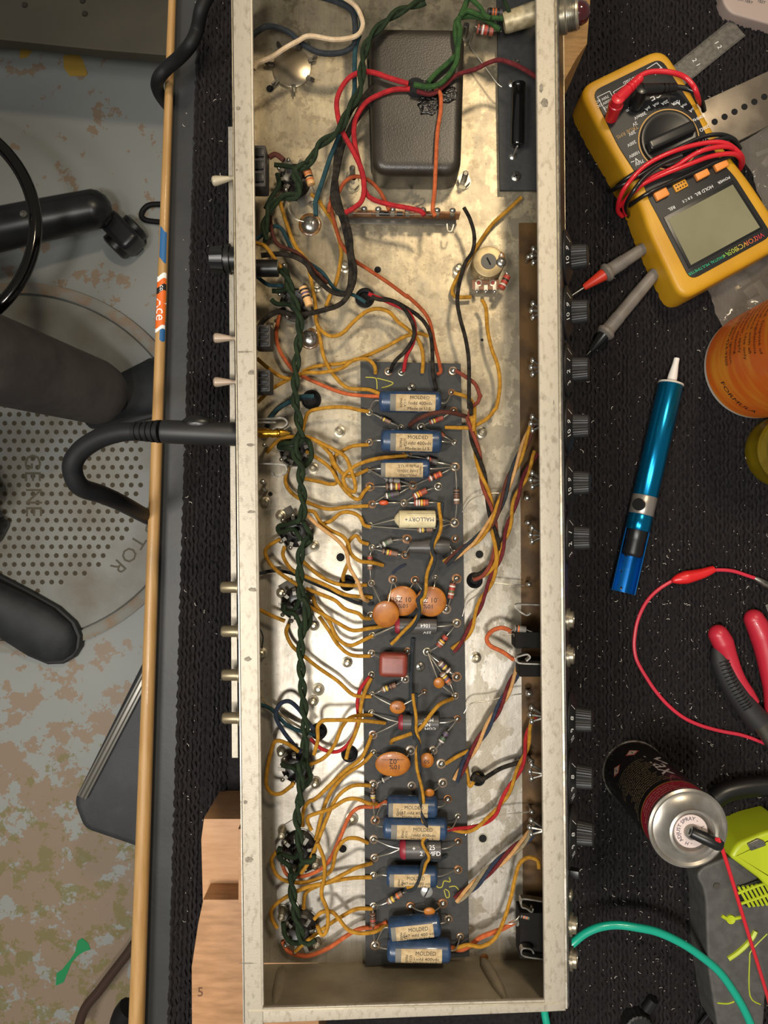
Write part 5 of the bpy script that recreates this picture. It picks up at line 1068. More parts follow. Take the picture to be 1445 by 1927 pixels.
mb = MB(); b0_ = a1_+Vector((0, 0, -.003)); b1_ = P(1275, 165, zt+.012); ax = b1_-b0_; LL = ax.length; pr = [(0, .005), (LL*.4, .0046)]
for i in range(4): pr += [(LL*(.48+.12*i), .0044-.0002*i), (LL*(.54+.12*i), .0044-.0002*i), (LL*(.55+.12*i), .0034), (LL*(.59+.12*i), .0034)]
mb.lathe(b0_, ax, pr, 18); mb.build('boot', M_BL, bl)
mcable('K h11 820,592 900,605 960,640 h2 995,690 h-12 1010,750', 11, M_BL, bl, .0021)
for s in ('K h-30 400,1290 h-6 430,1255 h4 520,1190 h4 700,1085 h5 850,1000 1000,932 h5 1120,915 h0 1210,945 h-14 1250,1000', 'K h-30 500,1470 h-6 480,1400 h8 530,1300 h10 610,1200 h10 720,1120 h11 860,1060', 'K h-12 500,1400 h3 620,1320 h3 800,1235 960,1165 h3 1100,1098 h2 1210,1060 h-14 1260,1100', 'K h-30 370,1300 h-4 420,1275 h3 560,1200 h3 760,1080 h5 1000,985 h4 1180,940 h-12 1255,1010'): mcable(s, 5, M_BL, bl, .0018)
def probe(par, s_tip, s_cone0, s_cone1, s_end, mc, z=.013):
    t, c0, c1, en = [P(*PX(*q), z_) for q, z_ in ((s_tip, .006), (s_cone0, .009), (s_cone1, z), (s_end, z))]
    mb = MB(); ax = c0-t; mb.lathe(t, ax, [(0, .0002), (.004, .0007), (ax.length+.004, .0009)], 10); mb.build('metal_tip', M_WIREM, par)
    mb = MB(); ax = c1-c0; L = ax.length; mb.lathe(c0, ax, [(0, .0022), (L*.05, .0028), (L, .0056)], 20); mb.build('finger_guard_cone', mc, par)
    mb = MB(); ax = en-c1; L = ax.length; pr = [(-.002, .0058), (0, .0078), (.0025, .0080), (.0042, .0064)]
    for i in range(6): pr += [(.006+i*.0022, .0060), (.0074+i*.0022, .0060), (.0076+i*.0022, .0056)]
    pr += [(L*.6, .0056), (L, .0050)]; mb.lathe(c1, ax, pr, 22); mb.build('grip', M_GP, par)
probe(rl, ('L', 100, 932), ('L', 192, 872), ('L', 340, 775), ('L', 600, 605), M_RP)
probe(bl, ('L', 212, 1330), ('L', 240, 1300), ('L', 335, 1185), ('L', 680, 770), M_BP)

# steel rule, perforated bar, bags, grey instrument corner
e = empty('steel_ruler', P(1340, 95, 0), 'short steel ruler sticking out behind the multimeter', 'ruler')
mb = MB(); mb.prism([P(*PX('K', x, y), .004).to_2d() for x, y in ((760, 480), (1195, 128), (1292, 243), (850, 600))], .0028, .004); mb.build('blade', mat('brushed_steel', '#6a6864', .4, .6, '#5a5854', 300), e)
mb = MB(); d = (P(*PX('K', 1195, 128), .0041)-P(*PX('K', 760, 480), .0041)); nrm = Vector((d.y, -d.x, 0)).normalized(); 
for i in range(64):
    q = P(*PX('K', 760, 480), .0041)+d*(i/64+.01); l = .0030 if i % 8 == 0 else .0018; mb.tube([q, q+nrm*l], .00013, 4, 1)
    q2 = P(*PX('K', 850, 600), .0041)+d*(i/64+.01); mb.tube([q2, q2-nrm*l*.8], .00013, 4, 1)
mb.build('graduations', M_INK, e)
mb = MB(); textP(mb, '1', 'K', 1095, 290, .0042, 60, 8); textP(mb, '2', 'K', 945, 410, .0042, 60, 8); textP(mb, '1', 'K', 970, 440, .0042, 60, 8); textP(mb, '2', 'K', 1115, 320, .0042, 60, 8); mb.build('numerals', M_WHITE, e, smooth=0)
e = empty('perforated_bar', P(1400, 240, 0), 'flat steel bar with a row of round holes right of the multimeter', 'steel bar')
pb = [P(*PX('K', x, y), .012).to_2d() for x, y in ((940, 715), (1560, 430), (1640, 600), (1640, 760), (1230, 965), (1080, 950))]
mb = MB(); mb.prism(pb, .007, .012, .0006); mb.build('bar', mat('bar_steel', '#8c8171', .35, .55, '#6f6558', 30), e)
for i in range(8):
    q = P(*PX('K', 1015+i*67.5, 862-i*34), .0121); mb = MB(); mb.lathe(q, (0, 0, 1), [(-.0004, .0028), (.0001, .0027), (.0001, 0)], 18); mb.build('hole', MATS['hole_dark'], e)
M_BAG = mat('clear_plastic', '#a8a094', .12, 0, alpha=.16, bump=1.0, bscale=60)
def bag(s, z, label, items):
    e = empty('plastic_bag', P(*parse(s)[0][:2], 0), label, 'plastic bag', 'clear parts bags right of the multimeter'); poly = [P(a, b, z).to_2d() for a, b, _ in parse(s)]
    bm = bmesh.new(); vs_ = [bm.verts.new((p.x, p.y, z)) for p in poly]; bm.faces.new(vs_); bmesh.ops.triangulate(bm, faces=bm.faces); bmesh.ops.subdivide_edges(bm, edges=bm.edges, cuts=7, use_grid_fill=True)
    for v in bm.verts: v.co.z += .005*noise.noise(v.co*60)+.003*noise.noise(v.co*140)
    r = bmesh.ops.solidify(bm, geom=bm.faces[:], thickness=.0002); mb = MB(); mb.bm(bm); mb.build('film', M_BAG, e, smooth=60)
    for (a, b, w1, h1, an, mm_) in items:
        mb = MB(); q = P(*PX('L', a, b), .003); mb.box(Mloc(q, (math.cos(an), math.sin(an), 0)), w1, h1, .005, .0005); mb.build('small_part', mm_, e)
M_PT = mat('part_dark', '#3a3732', .5)
bag('L 1020,870 1140,800 1330,640 1500,560 1600,900 1445,1120 1150,1160 1080,1000', .010, 'clear plastic bag of small dark parts below the multimeter screen', [(1270, 830, .012, .008, .5, M_PT), (1320, 900, .011, .009, .7, M_PT), (1350, 980, .013, .009, .4, M_PT), (1400, 900, .008, .02, .6, MATS['part_dark']), (1395, 1030, .011, .008, .5, M_PT), (1240, 870, .004, .003, .5, M_PAPER)])
bag('K 1240,980 1445,860 1640,900 1640,1400 1445,1445 1330,1200', .012, 'clear plastic bag of small parts right beside the power button', [(1400, -100+300*0+60, .012, .004, .4, M_PT), (1430, 20, .010, .006, .9, M_PT)])
e = empty('beige_instrument', P(1420, 5, 0), 'corner of a beige rounded device at the top right', 'device')
mb = MB(); mb.prism(roundpoly([P(*PX('K', x, y), .012).to_2d() for x, y in ((1130, -150), (1135, 10), (1190, 90), (1460, 165), (1800, 250), (1800, -150))], .008)[::-1], 0, .012, .002, 3); mb.build('case', mat('beige_case', '#9a8a82', .5), e)
mb = MB(); textP(mb, 'BATTERY', 'K', 1290, 5, .0123, 15, 5); textP(mb, 'TEST', 'K', 1400, 12, .0123, 15, 5); mb.build('print', M_INK, e, smooth=0)

# orange jar
c0 = Vector((P(1420, 690, 0).x, P(1420, 690, 0).y, 0)); RJ = .0455; HJ = .128
e = empty('orange_jar', c0, 'white plastic jar with an orange printed label at the right edge', 'jar')
mb = MB(); mb.lathe(c0, (0, 0, 1), [(0, RJ*.93), (.003, RJ), (.010, RJ*1.0), (HJ, RJ), (HJ+.004, RJ*.96), (HJ+.004, 0)], 64); mb.build('body', mat('jar_white', '#c9bfb4', .4), e)
mb = MB(); mb.lathe(c0, (0, 0, 1), [(.0075, RJ*1.008), (HJ-.004, RJ*1.008)], 72, cap=False); lb = mb.build('label', mat('label_orange', '#d0641c', .4, 0, '#d9892a', 20, .45, .7, aniso=(1, 1, 5)), e)
mb = MB(); mb.lathe(c0, (0, 0, 1), [(HJ+.004, RJ*.98), (HJ+.020, RJ*.98), (HJ+.021, 0)], 48); mb.build('lid', M_WHITE, e)
mb = MB()
def jart(s, z, a0, h):
    text_fn(mb, s, h, lambda x, y: c0+Vector((math.cos(a0+x/RJ)*RJ*1.014, math.sin(a0+x/RJ)*RJ*1.014, z+y)))
for i, s in enumerate(['dampened. Dispose of', 'with local regulations.', 'accordance with all', 'combustion. Use only', 'container, apply', 'gel for cleaning', 'spontaneous ignition.', 'Call 1-800-424-9300']):
    jart(s, .100-i*.0078, math.radians(160), .0040)
jart('FORMULA', .030, math.radians(228), .006)
mb.build('label_print', M_INK, lb, smooth=0)
# olive tub
c0 = P(1466, 850, 0); c0.z = 0; e = empty('amber_tub', c0, 'translucent olive yellow round tub below the orange jar', 'tub')
R_ = .031; mb = MB(); mb.lathe(c0, (0, 0, 1), [(0, R_*.9), (.002, R_), (.010, R_), (.012, R_*.97), (.022, R_*.97), (.024, R_*.9), (.024, R_*.75), (.018, R_*.7), (.018, 0)], 56); mb.build('body', mat('olive_plastic', '#77650f', .25, 0, '#6a580c', 40, trans=.25), e)
mb = MB()
for rr in (.45, .3): mb.lathe(c0+Vector((0, 0, .0182)), (0, 0, 1), [(0, R_*rr), (.0008, R_*rr*.98), (.0008, R_*rr*.9), (0, R_*rr*.88)], 40, cap=False)
mb.build('moulded_ring', MATS['olive_plastic'], e)

# desoldering pump
A = P(1262, 724, .0118); B = P(1172, 1115, .0118); ax = (B-A).normalized(); L = (B-A).length; Rp = .0104
e = empty('desoldering_pump', A.lerp(B, .5), 'metallic blue desoldering pump with a white nozzle lying on the carpet', 'desoldering pump')
M_ANO = mat('anodised_blue', '#0a76a6', .22, .85); side = ax.cross(Vector((0, 0, 1)))
# along from A: tube 0..0.68L, silver band, tube, window half-shell
def seg(name, s0, s1, r, m, n=40, **k): mb = MB(); mb.lathe(A+ax*s0, ax, [(0, r*.97), (.0004, r), (s1-s0-.0004, r), (s1-s0, r*.97)], n); return mb.build(name, m, e, **k)
seg('barrel', 0, L*.535, Rp, M_ANO); bnd = seg('silver_band', L*.535, L*.625, Rp*1.005, mat('aluminium', '#a39c94', .35, .7)); seg('barrel', L*.625, L*.70, Rp, M_ANO)
mb = MB(); mb.lathe(A-ax*.002, ax, [(0, Rp*.9), (.0004, Rp*1.02), (.0018, Rp*1.02), (.002, Rp*.9)], 40); mb.build('collar', mat('ivory', '#b9b2a6', .5), e)
mb = MB(); mb.lathe(A-ax*.0022, -ax, [(0, .0042), (.005, .0040), (.016, .0026), (.021, .0024), (.0215, .0012)], 20); mb.build('nozzle', mat('ptfe', '#d8d3cc', .5), e)
q = A+ax*L*.585+Vector((0, 0, 1))*Rp*.75-side*Rp*-.55; mb = MB(); mb.lathe(q, (q-(A+ax*L*.585)), [(0, .0052), (.0030, .0050), (.0036, .0044), (.0036, 0)], 24); mb.build('release_button', M_BLACKP, e)
mb = MB(); mb.lathe(A+ax*L*.70, ax, [(0, Rp*.86), (L*.05, Rp*.86), (L*.055, Rp*.80), (L*.11, Rp*.86), (L*.125, Rp*.7), (L*.125, 0)], 30); mb.build('plunger', M_BLACKP, e)
mb = MB(); vs_ = []; n = 18; s0, s1 = L*.70, L*1.0
for rr in (Rp, Rp*.93):
    for s in (s0, s1):
        for k in range(n+1):
            a = PI*(.5+k/n)+.0; vs_.append(A+ax*s+side*math.sin(a+PI/2)*rr*-1+Vector((0, 0, math.cos(a+PI/2-PI/2)))*rr*1.0)
def shell():
    v = []; 
    for rr in (Rp, Rp*.93):
        for s in (s0, s1):
            for k in range(n+1):
                a = -.12+(PI+.24)*k/n; v.append(A+ax*s+side*math.cos(a)*rr-Vector((0, 0, 1))*math.sin(a)*rr)
    m = n+1; f = [[k, k+1, m+k+1, m+k] for k in range(n)]+[[2*m+k, 3*m+k, 3*m+k+1, 2*m+k+1] for k in range(n)]+[[k, 2*m+k, 2*m+k+1, k+1] for k in range(n)]+[[m+k, m+k+1, 3*m+k+1, 3*m+k] for k in range(n)]+[[0, m, 3*m, 2*m], [n, 2*m+n, 3*m+n, m+n]]
    return v, f
mb = MB(); mb.raw(*shell()); mb.build('open_sleeve', mat('anodised_blue_inner', '#0a66b0', .25, .7), e)

# red clip lead
e = empty('clip_lead', P(1310, 1080, .004), 'thin red test wire with a red insulated crocodile clip sleeve', 'clip lead')
mb = MB(); mb.tube([P(*q) for q in parse('N 1500,1285 1445,1268 1340,1228 1250,1200 1150,1182 1050,1158 960,1128 880,1090 810,1040 740,975 670,890 620,815 575,740 548,680 535,600 540,520 555,440 580,370 615,305 660,250 720,200 800,152', 3, .0)], .0016, 8, 5); mb.build('cord', mat('clip_red_wire', '#c22a3e', .4), e)
q = [P(*z) for z in parse('N 795,155 850,140 920,125 1000,105 1078,75', 6, 0.0)]; mb = MB(); mb.tube(q, [.0018, .0046, .0058, .0050, .0042, .0030], 16, 6); mb.build('sleeve', mat('clip_sleeve', '#cc1f22', .35, 0, coat=.2), e)
mb = MB(); mb.tube([P(*z) for z in parse('N 1075,82 1150,82 1220,92 1300,118 1355,137', 5, 0.0)], .0016, 8, 5); mb.build('cord', MATS['clip_red_wire'], e)
mb = MB(); mb.tube([P(*z) for z in parse('N 1352,135 1400,160 1450,192 1500,225', 5, 0.0)], [.0018, .0030, .0034, .003], 10, 4); mb.build('metal_end', M_STEEL, e)
# pliers
e = empty('pliers', P(1400, 1250, 0), 'pliers with red and black handles lying open at the right edge', 'pliers')
M_PR = mat('grip_red', '#b32436', .4, 0, coat=.1); M_PBk = mat('grip_charcoal', '#232223', .6)
def polyobj(name, s, z, z0, m, parent, bev=.002, rnd=.003):
    mb = MB(); mb.prism(roundpoly([P(a, b, z).to_2d() for a, b, _ in parse(s)], rnd, 4)[::-1], z0, z, bev, 4); return mb.build(name, m, parent)
mb = MB(); mb.tube([P(*z) for z in parse('N h9 1108,520 1140,580 1175,660 1215,760 1255,840 1310,920 1365,985', 9, 0.0)], [.0085, .009, .0072, .0062, .0058, .0054, .003], 16, 6); mb.sphere(P(*PX('N', 1108, 520), .009), .0085, (1, 1, 1), 16, 10); mb.build('red_handle', M_PR, e)
mb = MB(); mb.tube([P(*z) for z in parse('N h7 1095,600 1120,690 1160,790 1210,880 1270,970 1330,1050 1385,1110', 7, 0.0)], [.004, .0085, .0092, .0096, .0098, .0102, .0105], 18, 6); bk = mb.build('black_grip', M_PBk, e)
pth = smooth_path([P(*z) for z in parse('N h15 1140,690 1170,780 1215,870 1270,960 1315,1025', 15, 0.0)], 4)
mb = MB()
for i in range(1, len(pth)-1):
    t = (pth[i+1]-pth[i-1]).normalized(); sd = t.cross(Vector((0, 0, 1))); mb.tube([pth[i]-sd*.0045+Vector((0, 0, .0006)), pth[i]+Vector((0, 0, .0032)), pth[i]+sd*.0045+Vector((0, 0, .0006))], .0006, 6, 3)
mb.build('grip_rib', mat('rib_black', '#161617', .45), bk)
mb = MB(); mb.tube([P(*z) for z in parse('N h8 1350,415 1400,520 1435,640 1460,780 1480,900 1490,1060', 8, 0.0)], [.0085, .0100, .0095, .0085, .008, .008], 16, 6); mb.sphere(P(*PX('N', 1350, 415), .008), .0085, (1, 1, 1), 16, 10); mb.build('red_handle', M_PR, e)
mb = MB(); mb.tube([P(*z) for z in parse('N h8 1385,1110 1430,1180 1480,1270', 8, 0.0)], [.008, .007, .006], 12, 4); mb.build('steel_jaw', M_DSTEEL, e)
# small metal thing by pliers
mb = MB(); mb.prism([P(*PX('N', x, y), .004).to_2d() for x, y in ((1428, 320), (1470, 300), (1480, 370), (1445, 372))][::-1], .001, .004, .0004); tag(mb.build('metal_tab', M_STEEL), 'small bright metal tab at the right edge above the pliers', 'metal tab')

# spray can
c0 = P(1192, 1452, 0); c0.z = 0; RC = .0268; HC = .118
e = empty('spray_can', c0, 'upright black and red aerosol can with a thin red straw', 'spray can')
mb = MB(); mb.lathe(c0, (0, 0, 1), [(0, RC*.9), (.0006, RC*1.03), (.002, RC*1.04), (.003, RC)], 60); mb.build('bottom_seam', M_STEEL, e)
mb = MB(); mb.lathe(c0, (0, 0, 1), [(.003, RC), (.096, RC)], 72, cap=False); lb = mb.build('black_label', mat('can_black', '#151313', .3, 0, coat=.3), e)
mb = MB(); mb.lathe(c0, (0, 0, 1), [(.096, RC*1.001), (.0975, RC*1.001)], 72, cap=False); mb.build('gold_stripe', mat('stripe_gold', '#8a5a2a', .4), e)
mb = MB(); mb.lathe(c0, (0, 0, 1), [(.0975, RC), (.1135, RC)], 72, cap=False); mb.build('red_band', mat('can_red', '#8d1a2a', .35, 0, coat=.3), e)
M_ALU = mat('tinplate', '#b2aea6', .33, .75, '#9c978e', 60)
mb = MB(); mb.lathe(c0, (0, 0, 1), [(.1135, RC), (.114, RC*1.05), (.1165, RC*1.06), (.1175, RC*1.0), (.116, RC*.93), (.1165, RC*.86), (.1225, RC*.62), (.124, RC*.60), (.1245, RC*.54), (.121, RC*.50), (.1195, RC*.47), (.1195, 0)], 72); mb.build('dome', M_ALU, e)
mb = MB(); mb.lathe(c0+Vector((0, 0, .1196)), (0, 0, 1), [(0, RC*.44), (.002, RC*.44), (.0022, RC*.42), (.0022, 0)], 48); dsc = mb.build('dial_disc', mat('dial_cream', '#c9b9b4', .5), e)
mb = MB(); 
def discText(s, a0, rr, h):
    R = RC*rr; text_fn(mb, s, h, lambda x, y: c0+Vector((math.cos(a0-x/R)*(R+y), math.sin(a0-x/R)*(R+y), .1220)))
discText('ADJUST SPRAY', math.radians(150), .34, .0026)
for a, s in ((60, '↓'), (20, 'L'), (250, 'H'), (270, '→')):
    r_ = math.radians(a); text_flat(mb, s if s in 'LH' else '-', .0024, c0+Vector((math.cos(r_)*RC*.33, math.sin(r_)*RC*.33, .1220)), (math.sin(r_), -math.cos(r_), 0), (math.cos(r_), math.sin(r_), 0))
mb.build('dial_print', mat('print_navy', '#2c2440', .6), dsc, smooth=0)
mb = MB(); mb.lathe(c0+Vector((0, 0, .1215)), (0, 0, 1), [(0, RC*.20), (.003, RC*.19), (.003, 0)], 28); mb.build('valve_cup', M_ALU, e)
na = c0+Vector((.0002, .0005, .1255)); nb = P(1357, 1592, .129); dirn = (nb-na); mb = MB()
mb.lathe(na-dirn*.12, dirn, [(0, .0034), (.001, .0042), (dirn.length*.7, .0044), (dirn.length*1.0, .0044), (dirn.length*1.15, .0032), (dirn.length*1.16, 0)], 16); mb.lathe(na+Vector((0, 0, -.004)), (0, 0, 1), [(0, .0032), (.004, .0034)], 14); mb.build('nozzle', M_BLACKP, e)
mb = MB(); mb.tube([nb-dirn*.2, nb, nb.lerp(P(*PX('O', 1440, 1530), .05), .5), P(*PX('O', 1440, 1530), .05), P(*PX('O', 1480, 1700), .035)], .0014, 8, 4); mb.build('straw', mat('straw_red', '#d02430', .35), e)
# label print on the can: fine lines of words, hazard diamonds, bar code
mb = MB()
def cant(m_, s, z, a0, h):
    text_fn(m_, s, h, lambda x, y: c0+Vector((math.cos(a0+x/RC)*(RC*1.006), math.sin(a0+x/RC)*(RC*1.006), z+y)))
random.seed(4); words = 'DANGER extremely flammable aerosol contents under pressure avoid breathing vapor keep away from heat use with adequate ventilation do not puncture or burn store below 120 F wash hands after use'.split()
for i in range(17):
    s = ' '.join(words[(i*3+j) % len(words)] for j in range(5)); cant(mb, s, .090-i*.0029, math.radians(140), .0017)
mb.build('small_print', mat('print_gold', '#8d7a5c', .6), lb, smooth=0)
mb = MB()
for i in range(4): cant(mb, ' '.join(words[i*4:i*4+5]), .110-i*.0031, math.radians(138), .0017)
mb.build('band_print', mat('print_pink', '#c08a84', .6), lb, smooth=0)
M_DIA = mat('diamond_red', '#a2443c', .5)
def can_at(a, z, k=1.008): return c0+Vector((math.cos(a)*RC*k, math.sin(a)*RC*k, z))
for zc_, ac in ((.026, 112), (.030, 155)):
    for q_, m_, k_ in ((.0062, M_DIA, 1.008), (.0048, mat('diamond_cream', '#b9a79a', .6), 1.012)):
        a = math.radians(ac); mb = MB(); mb.raw([can_at(a, zc_+q_, k_), can_at(a+q_/RC, zc_, k_), can_at(a, zc_-q_, k_), can_at(a-q_/RC, zc_, k_)], [[0, 1, 2, 3]]); mb.build('hazard_diamond', m_, lb, smooth=0)
    mb = MB(); cant(mb, '!', zc_, math.radians(ac), .005) if False else text_fn(mb, '!', .005, lambda x, y: can_at(math.radians(ac)+x/RC, zc_+y, 1.016)); mb.build('hazard_mark', M_INK, lb, smooth=0)
mb = MB(); a = math.radians(205)
for i in range(16):
    zz = .012+i*.0016; w_ = random.choice([.0004, .0008]); mb.raw([can_at(a-.25, zz, 1.008), can_at(a+.25, zz, 1.008), can_at(a+.25, zz+w_, 1.008), can_at(a-.25, zz+w_, 1.008)], [[0, 1, 2, 3]])
mb.build('bar_code', mat('bar_grey', '#77757a', .6), lb, smooth=0)
mb = MB(); text_fn(mb, 'Max', .014, lambda x, y: can_at(math.radians(88)-y/RC, .060+x*1.3, 1.008)); mb.build('logo', mat('logo_white', '#b9b2b2', .5), lb, smooth=0)

# green and grey power tool
e = empty('power_tool', P(1400, 1750, 0), 'lime green and grey cordless power tool at the bottom right', 'power tool')
M_TG = mat('tool_grey', '#4e4d4a', .55, 0, '#454441', 120); M_LG = mat('tool_lime', '#a9b81e', .4)
polyobj('handle', 'O 965,700 1000,660 1190,580 1400,740 1250,800 1290,930 1450,895 1560,900 1560,1500 1430,1500 1425,1640 1410,1800 1110,1800 1085,1640 1062,1500 1045,1400 1030,1200 1022,900 1005,800 970,740', .036, .002, M_TG, e, .0025, .006)
polyobj('motor_housing', 'O 1185,590 1240,500 1420,425 1600,380 1600,830 1445,800 1395,745', .046, .002, M_LG, e, .004, .004)
polyobj('clip_recess', 'O 1305,500 1380,465 1420,480 1435,510 1330,548', .0475, .04, M_STEEL, e, .0006, .001)
gr = polyobj('vent_panel', 'O 1235,800 1385,745 1445,775 1560,830 1560,930 1445,905 1300,930 1255,870', .0385, .03, M_BLACKP, e, .0006, .001)
for i in range(9):
    x0 = 1255+i*30; mb = MB(); mb.tube([P(*PX('O', x0-12, 790-i*4+(0)), .0392), P(*PX('O', x0+65, 925-i*3), .0392)], .0012, 6, 1); mb.build('vent_bar', M_LG, gr)
for s in ('O 1240,835 1400,775 1480,765', 'O 1262,905 1445,845 1520,830'): mb = MB(); mb.tube([P(*z) for z in parse(s, 39.6, 0.0)], .0012, 6, 3); mb.build('vent_bar', M_LG, gr)
for s, r_ in (('O 1130,985 1180,1010 1270,995', .0015), ('O 1175,1280 1240,1235 1300,1180 1340,1130 1360,1090', .0022), ('O 1440,1110 1335,1220 1320,1290 1322,1530 1395,1590', .0005), ('O 1100,1580 1170,1585 1215,1570', .0006)):
    mb = MB(); mb.tube([P(*z) for z in parse(s, 36.2, 0.0)], r_, 6, 4); mb.build('lime_accent', M_LG, e)
mb = MB(); q = P(*PX('O', 1190, 1010), .0365); mb.lathe(q, (0, 0, 1), [(-.001, .0038), (.0012, .0036), (.0012, .0022), (0, 0)], 18); mb.build('screw_boss', M_LG, e)
mb = MB(); q = P(*PX('O', 1095, 785), .0362); mb.lathe(q, (0, 0, 1), [(-.001, .0028), (.0008, .0026), (.0008, 0)], 16); mb.build('screw', M_DSTEEL, e)
# narrow screwdriver by the tool and small knob by the bottom edge
mb = MB(); mb.tube([P(*z) for z in parse('O h10 1135,1440 1090,1540 h8 1045,1650', 10, 0.0)], [.0028, .0034, .0022], 10, 4); tag(mb.build('steel_tool_shaft', M_STEEL), 'short shiny steel shaft between the teal cable and the power tool', 'tool')
mb = MB(); mb.tube([P(*z) for z in parse('O h6 1060,1630 1010,1690 970,1740', 6, 0.0)], .0018, 8, 4); tag(mb.build('black_thin_cable', M_BLACKR), 'thin black wire continuing from the steel shaft at the bottom edge', 'cable')
e = empty('loose_knob', P(1205, 1925, 0), 'loose black ribbed knob at the bottom edge of the carpet', 'knob'); q = P(*PX('O', 540, 1700), 0.001)
mb = MB(); n = 40; vs_ = []
for (dd, r) in ((0, .0125), (.012, .0115), (.013, .010), (.013, 0)):
    for k in range(n): t = 2*PI*k/n; rr = max(r*(1.06 if k % 2 else 1), 1e-5); vs_.append(q+Vector((math.cos(t)*rr, math.sin(t)*rr, dd)))
mb.raw(vs_, [[a*n+k, a*n+(k+1) % n, (a+1)*n+(k+1) % n, (a+1)*n+k] for a in range(3) for k in range(n)]); mb.build('body', M_KNOB, e, smooth=25)
mb = MB(); mb.lathe(q+Vector((.009, .012, .003)), (.4, .8, .2), [(0, .005), (.012, .0045), (.012, 0)], 20); mb.build('shaft', M_BLACKP, e)

# ---------------------------------------------------------------- room below: cover plate, case, stool, person
M_PAINT = MATS.get('worn') or mat('painted_iron', '#8c8e8a', .5, 0, '#746c5c', 12, .4, .75, .2, 200)
cp = P(40, 880, ZFL); cv = empty('floor_cover', cp, 'round painted cast cover with raised letters and a dimpled centre on the floor', 'floor cover')
mb = MB(); mb.lathe(Vector((cp.x, cp.y, ZFL)), (0, 0, 1), [(0, .325), (.006, .322), (.009, .305), (.009, 0)], 96); mb.build('plate', M_PAINT, cv)
mb = MB(); mb.lathe(Vector((cp.x, cp.y, ZFL+.009)), (0, 0, 1), [(0, .326), (.002, .330), (.003, .338), (0, .346)], 96, cap=False); mb.build('crusted_seam', mat('seam', '#8f7c68', .8, 0, '#8d8d86', 30, bump=.6, bscale=200), cv)
mb = MB()
for i in range(-14, 15):
    for j in range(-14, 15):
        x = i*.0175+(j % 2)*.00875; y = j*.0165
        if x*x+y*y < .235**2 and x > -.1: mb.lathe(Vector((cp.x+x, cp.y+y, ZFL+.009)), (0, 0, 1), [(0, .0050), (.0002, .0048), (.0002, 0)], 6)
mb.build('dimple_field', mat('dimple', '#4a4231', .8), cv, smooth=0, kind='stuff')
mb = MB()
def cvt(s, a_deg, rr, h):
    a0 = math.radians(a_deg); text_fn(mb, s, h, lambda x, y: cp+Vector((math.cos(a0-x/rr)*(rr-0+y), math.sin(a0-x/rr)*(rr+y), .0095)))
for i, ch_ in enumerate('RETPECR'): pass
for ch_, a in (('I', 30), ('N', 22), ('T', 13), ('E', 4), ('R', -5), ('C', -12), ('E', -18.5), ('P', -25), ('T', -32), ('O', -38.5), ('R', -45)): cvt(ch_, a, .262, .026)
text_flat(mb, 'GE', .03, P(60, 880, ZFL+.0095), (0, -1, 0), (1, 0, 0)); text_flat(mb, 'NE', .03, P(62, 945, ZFL+.0095), (0, -1, 0), (1, 0, 0))
mb.build('raised_letters', mat('letters', '#57513f', .6), cv, smooth=0)
# green tape, yellow scraps
def scrap(s, m, name, label): mb = MB(); mb.prism([P(a, b, ZFL+.001).to_2d() for a, b, _ in parse(s)][::-1], ZFL+.0001, ZFL+.001); tag(mb.build(name, m), label, name.split('_')[-1])
scrap('T 440,1115 465,1100 500,1130 512,1165 480,1175 440,1200 405,1240 385,1290 360,1350 315,1370 320,1300 350,1280 395,1225 425,1180', mat('green_tape', '#1d8a52', .5), 'green_tape', 'torn green tape stuck to the floor at the bottom left')
scrap('Q 382,335 470,318 500,360 527,440 520,458 420,458 385,410', mat('yellow_paint', '#b08f3c', .6), 'yellow_patch', 'larger yellow chip on the floor below the shadow slab')
scrap('Q 122,290 180,280 190,310 165,345 118,352', MATS['yellow_paint'], 'yellow_patch', 'smaller yellow chip on the floor at the top left')
# dark olive slab, a made-up stand-in for a shadow on the floor
e = empty('shadow_slab', P(150, 0, ZFL), 'dark olive slab standing in for a shadow on the floor at the top left', 'shadow stand-in')
mb = MB(); mb.prism([P(a, b, -.57).to_2d() for a, b in ((-500, 70), (0, 88), (190, 108), (312, 118), (460, 122), (520, -350), (-500, -350))], -.57, -.55, .004); mb.build('body', mat('shade_olive', '#3f3b2f', .6, 0, '#38342a', 8), e)  # olive tone carries the shade of that floor corner
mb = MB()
for s in ('Q 500,5', 'Q 513,83', 'Q 150,30'): mb = MB(); mb.lathe(P(*PX(s.split()[0], *map(float, s.split()[1].split(','))), -.55), (0, 0, 1), [(0, .005), (.002, .004), (.002, 0)], 12); mb.build('rivet', mat('slab_fittings', '#1d1a10', .6), e)  # rivets made up to go with the slab
for a, b in ((-450, 30), (400, 60), (-450, -300), (400, -300)): q = P(a, b, -.57); mb = MB(); mb.lathe((q.x, q.y, ZFL), (0, 0, 1), [(0, .012), (.178, .015)], 14); mb.build('shadow_slab_foot', MATS['slab_fittings'], e)
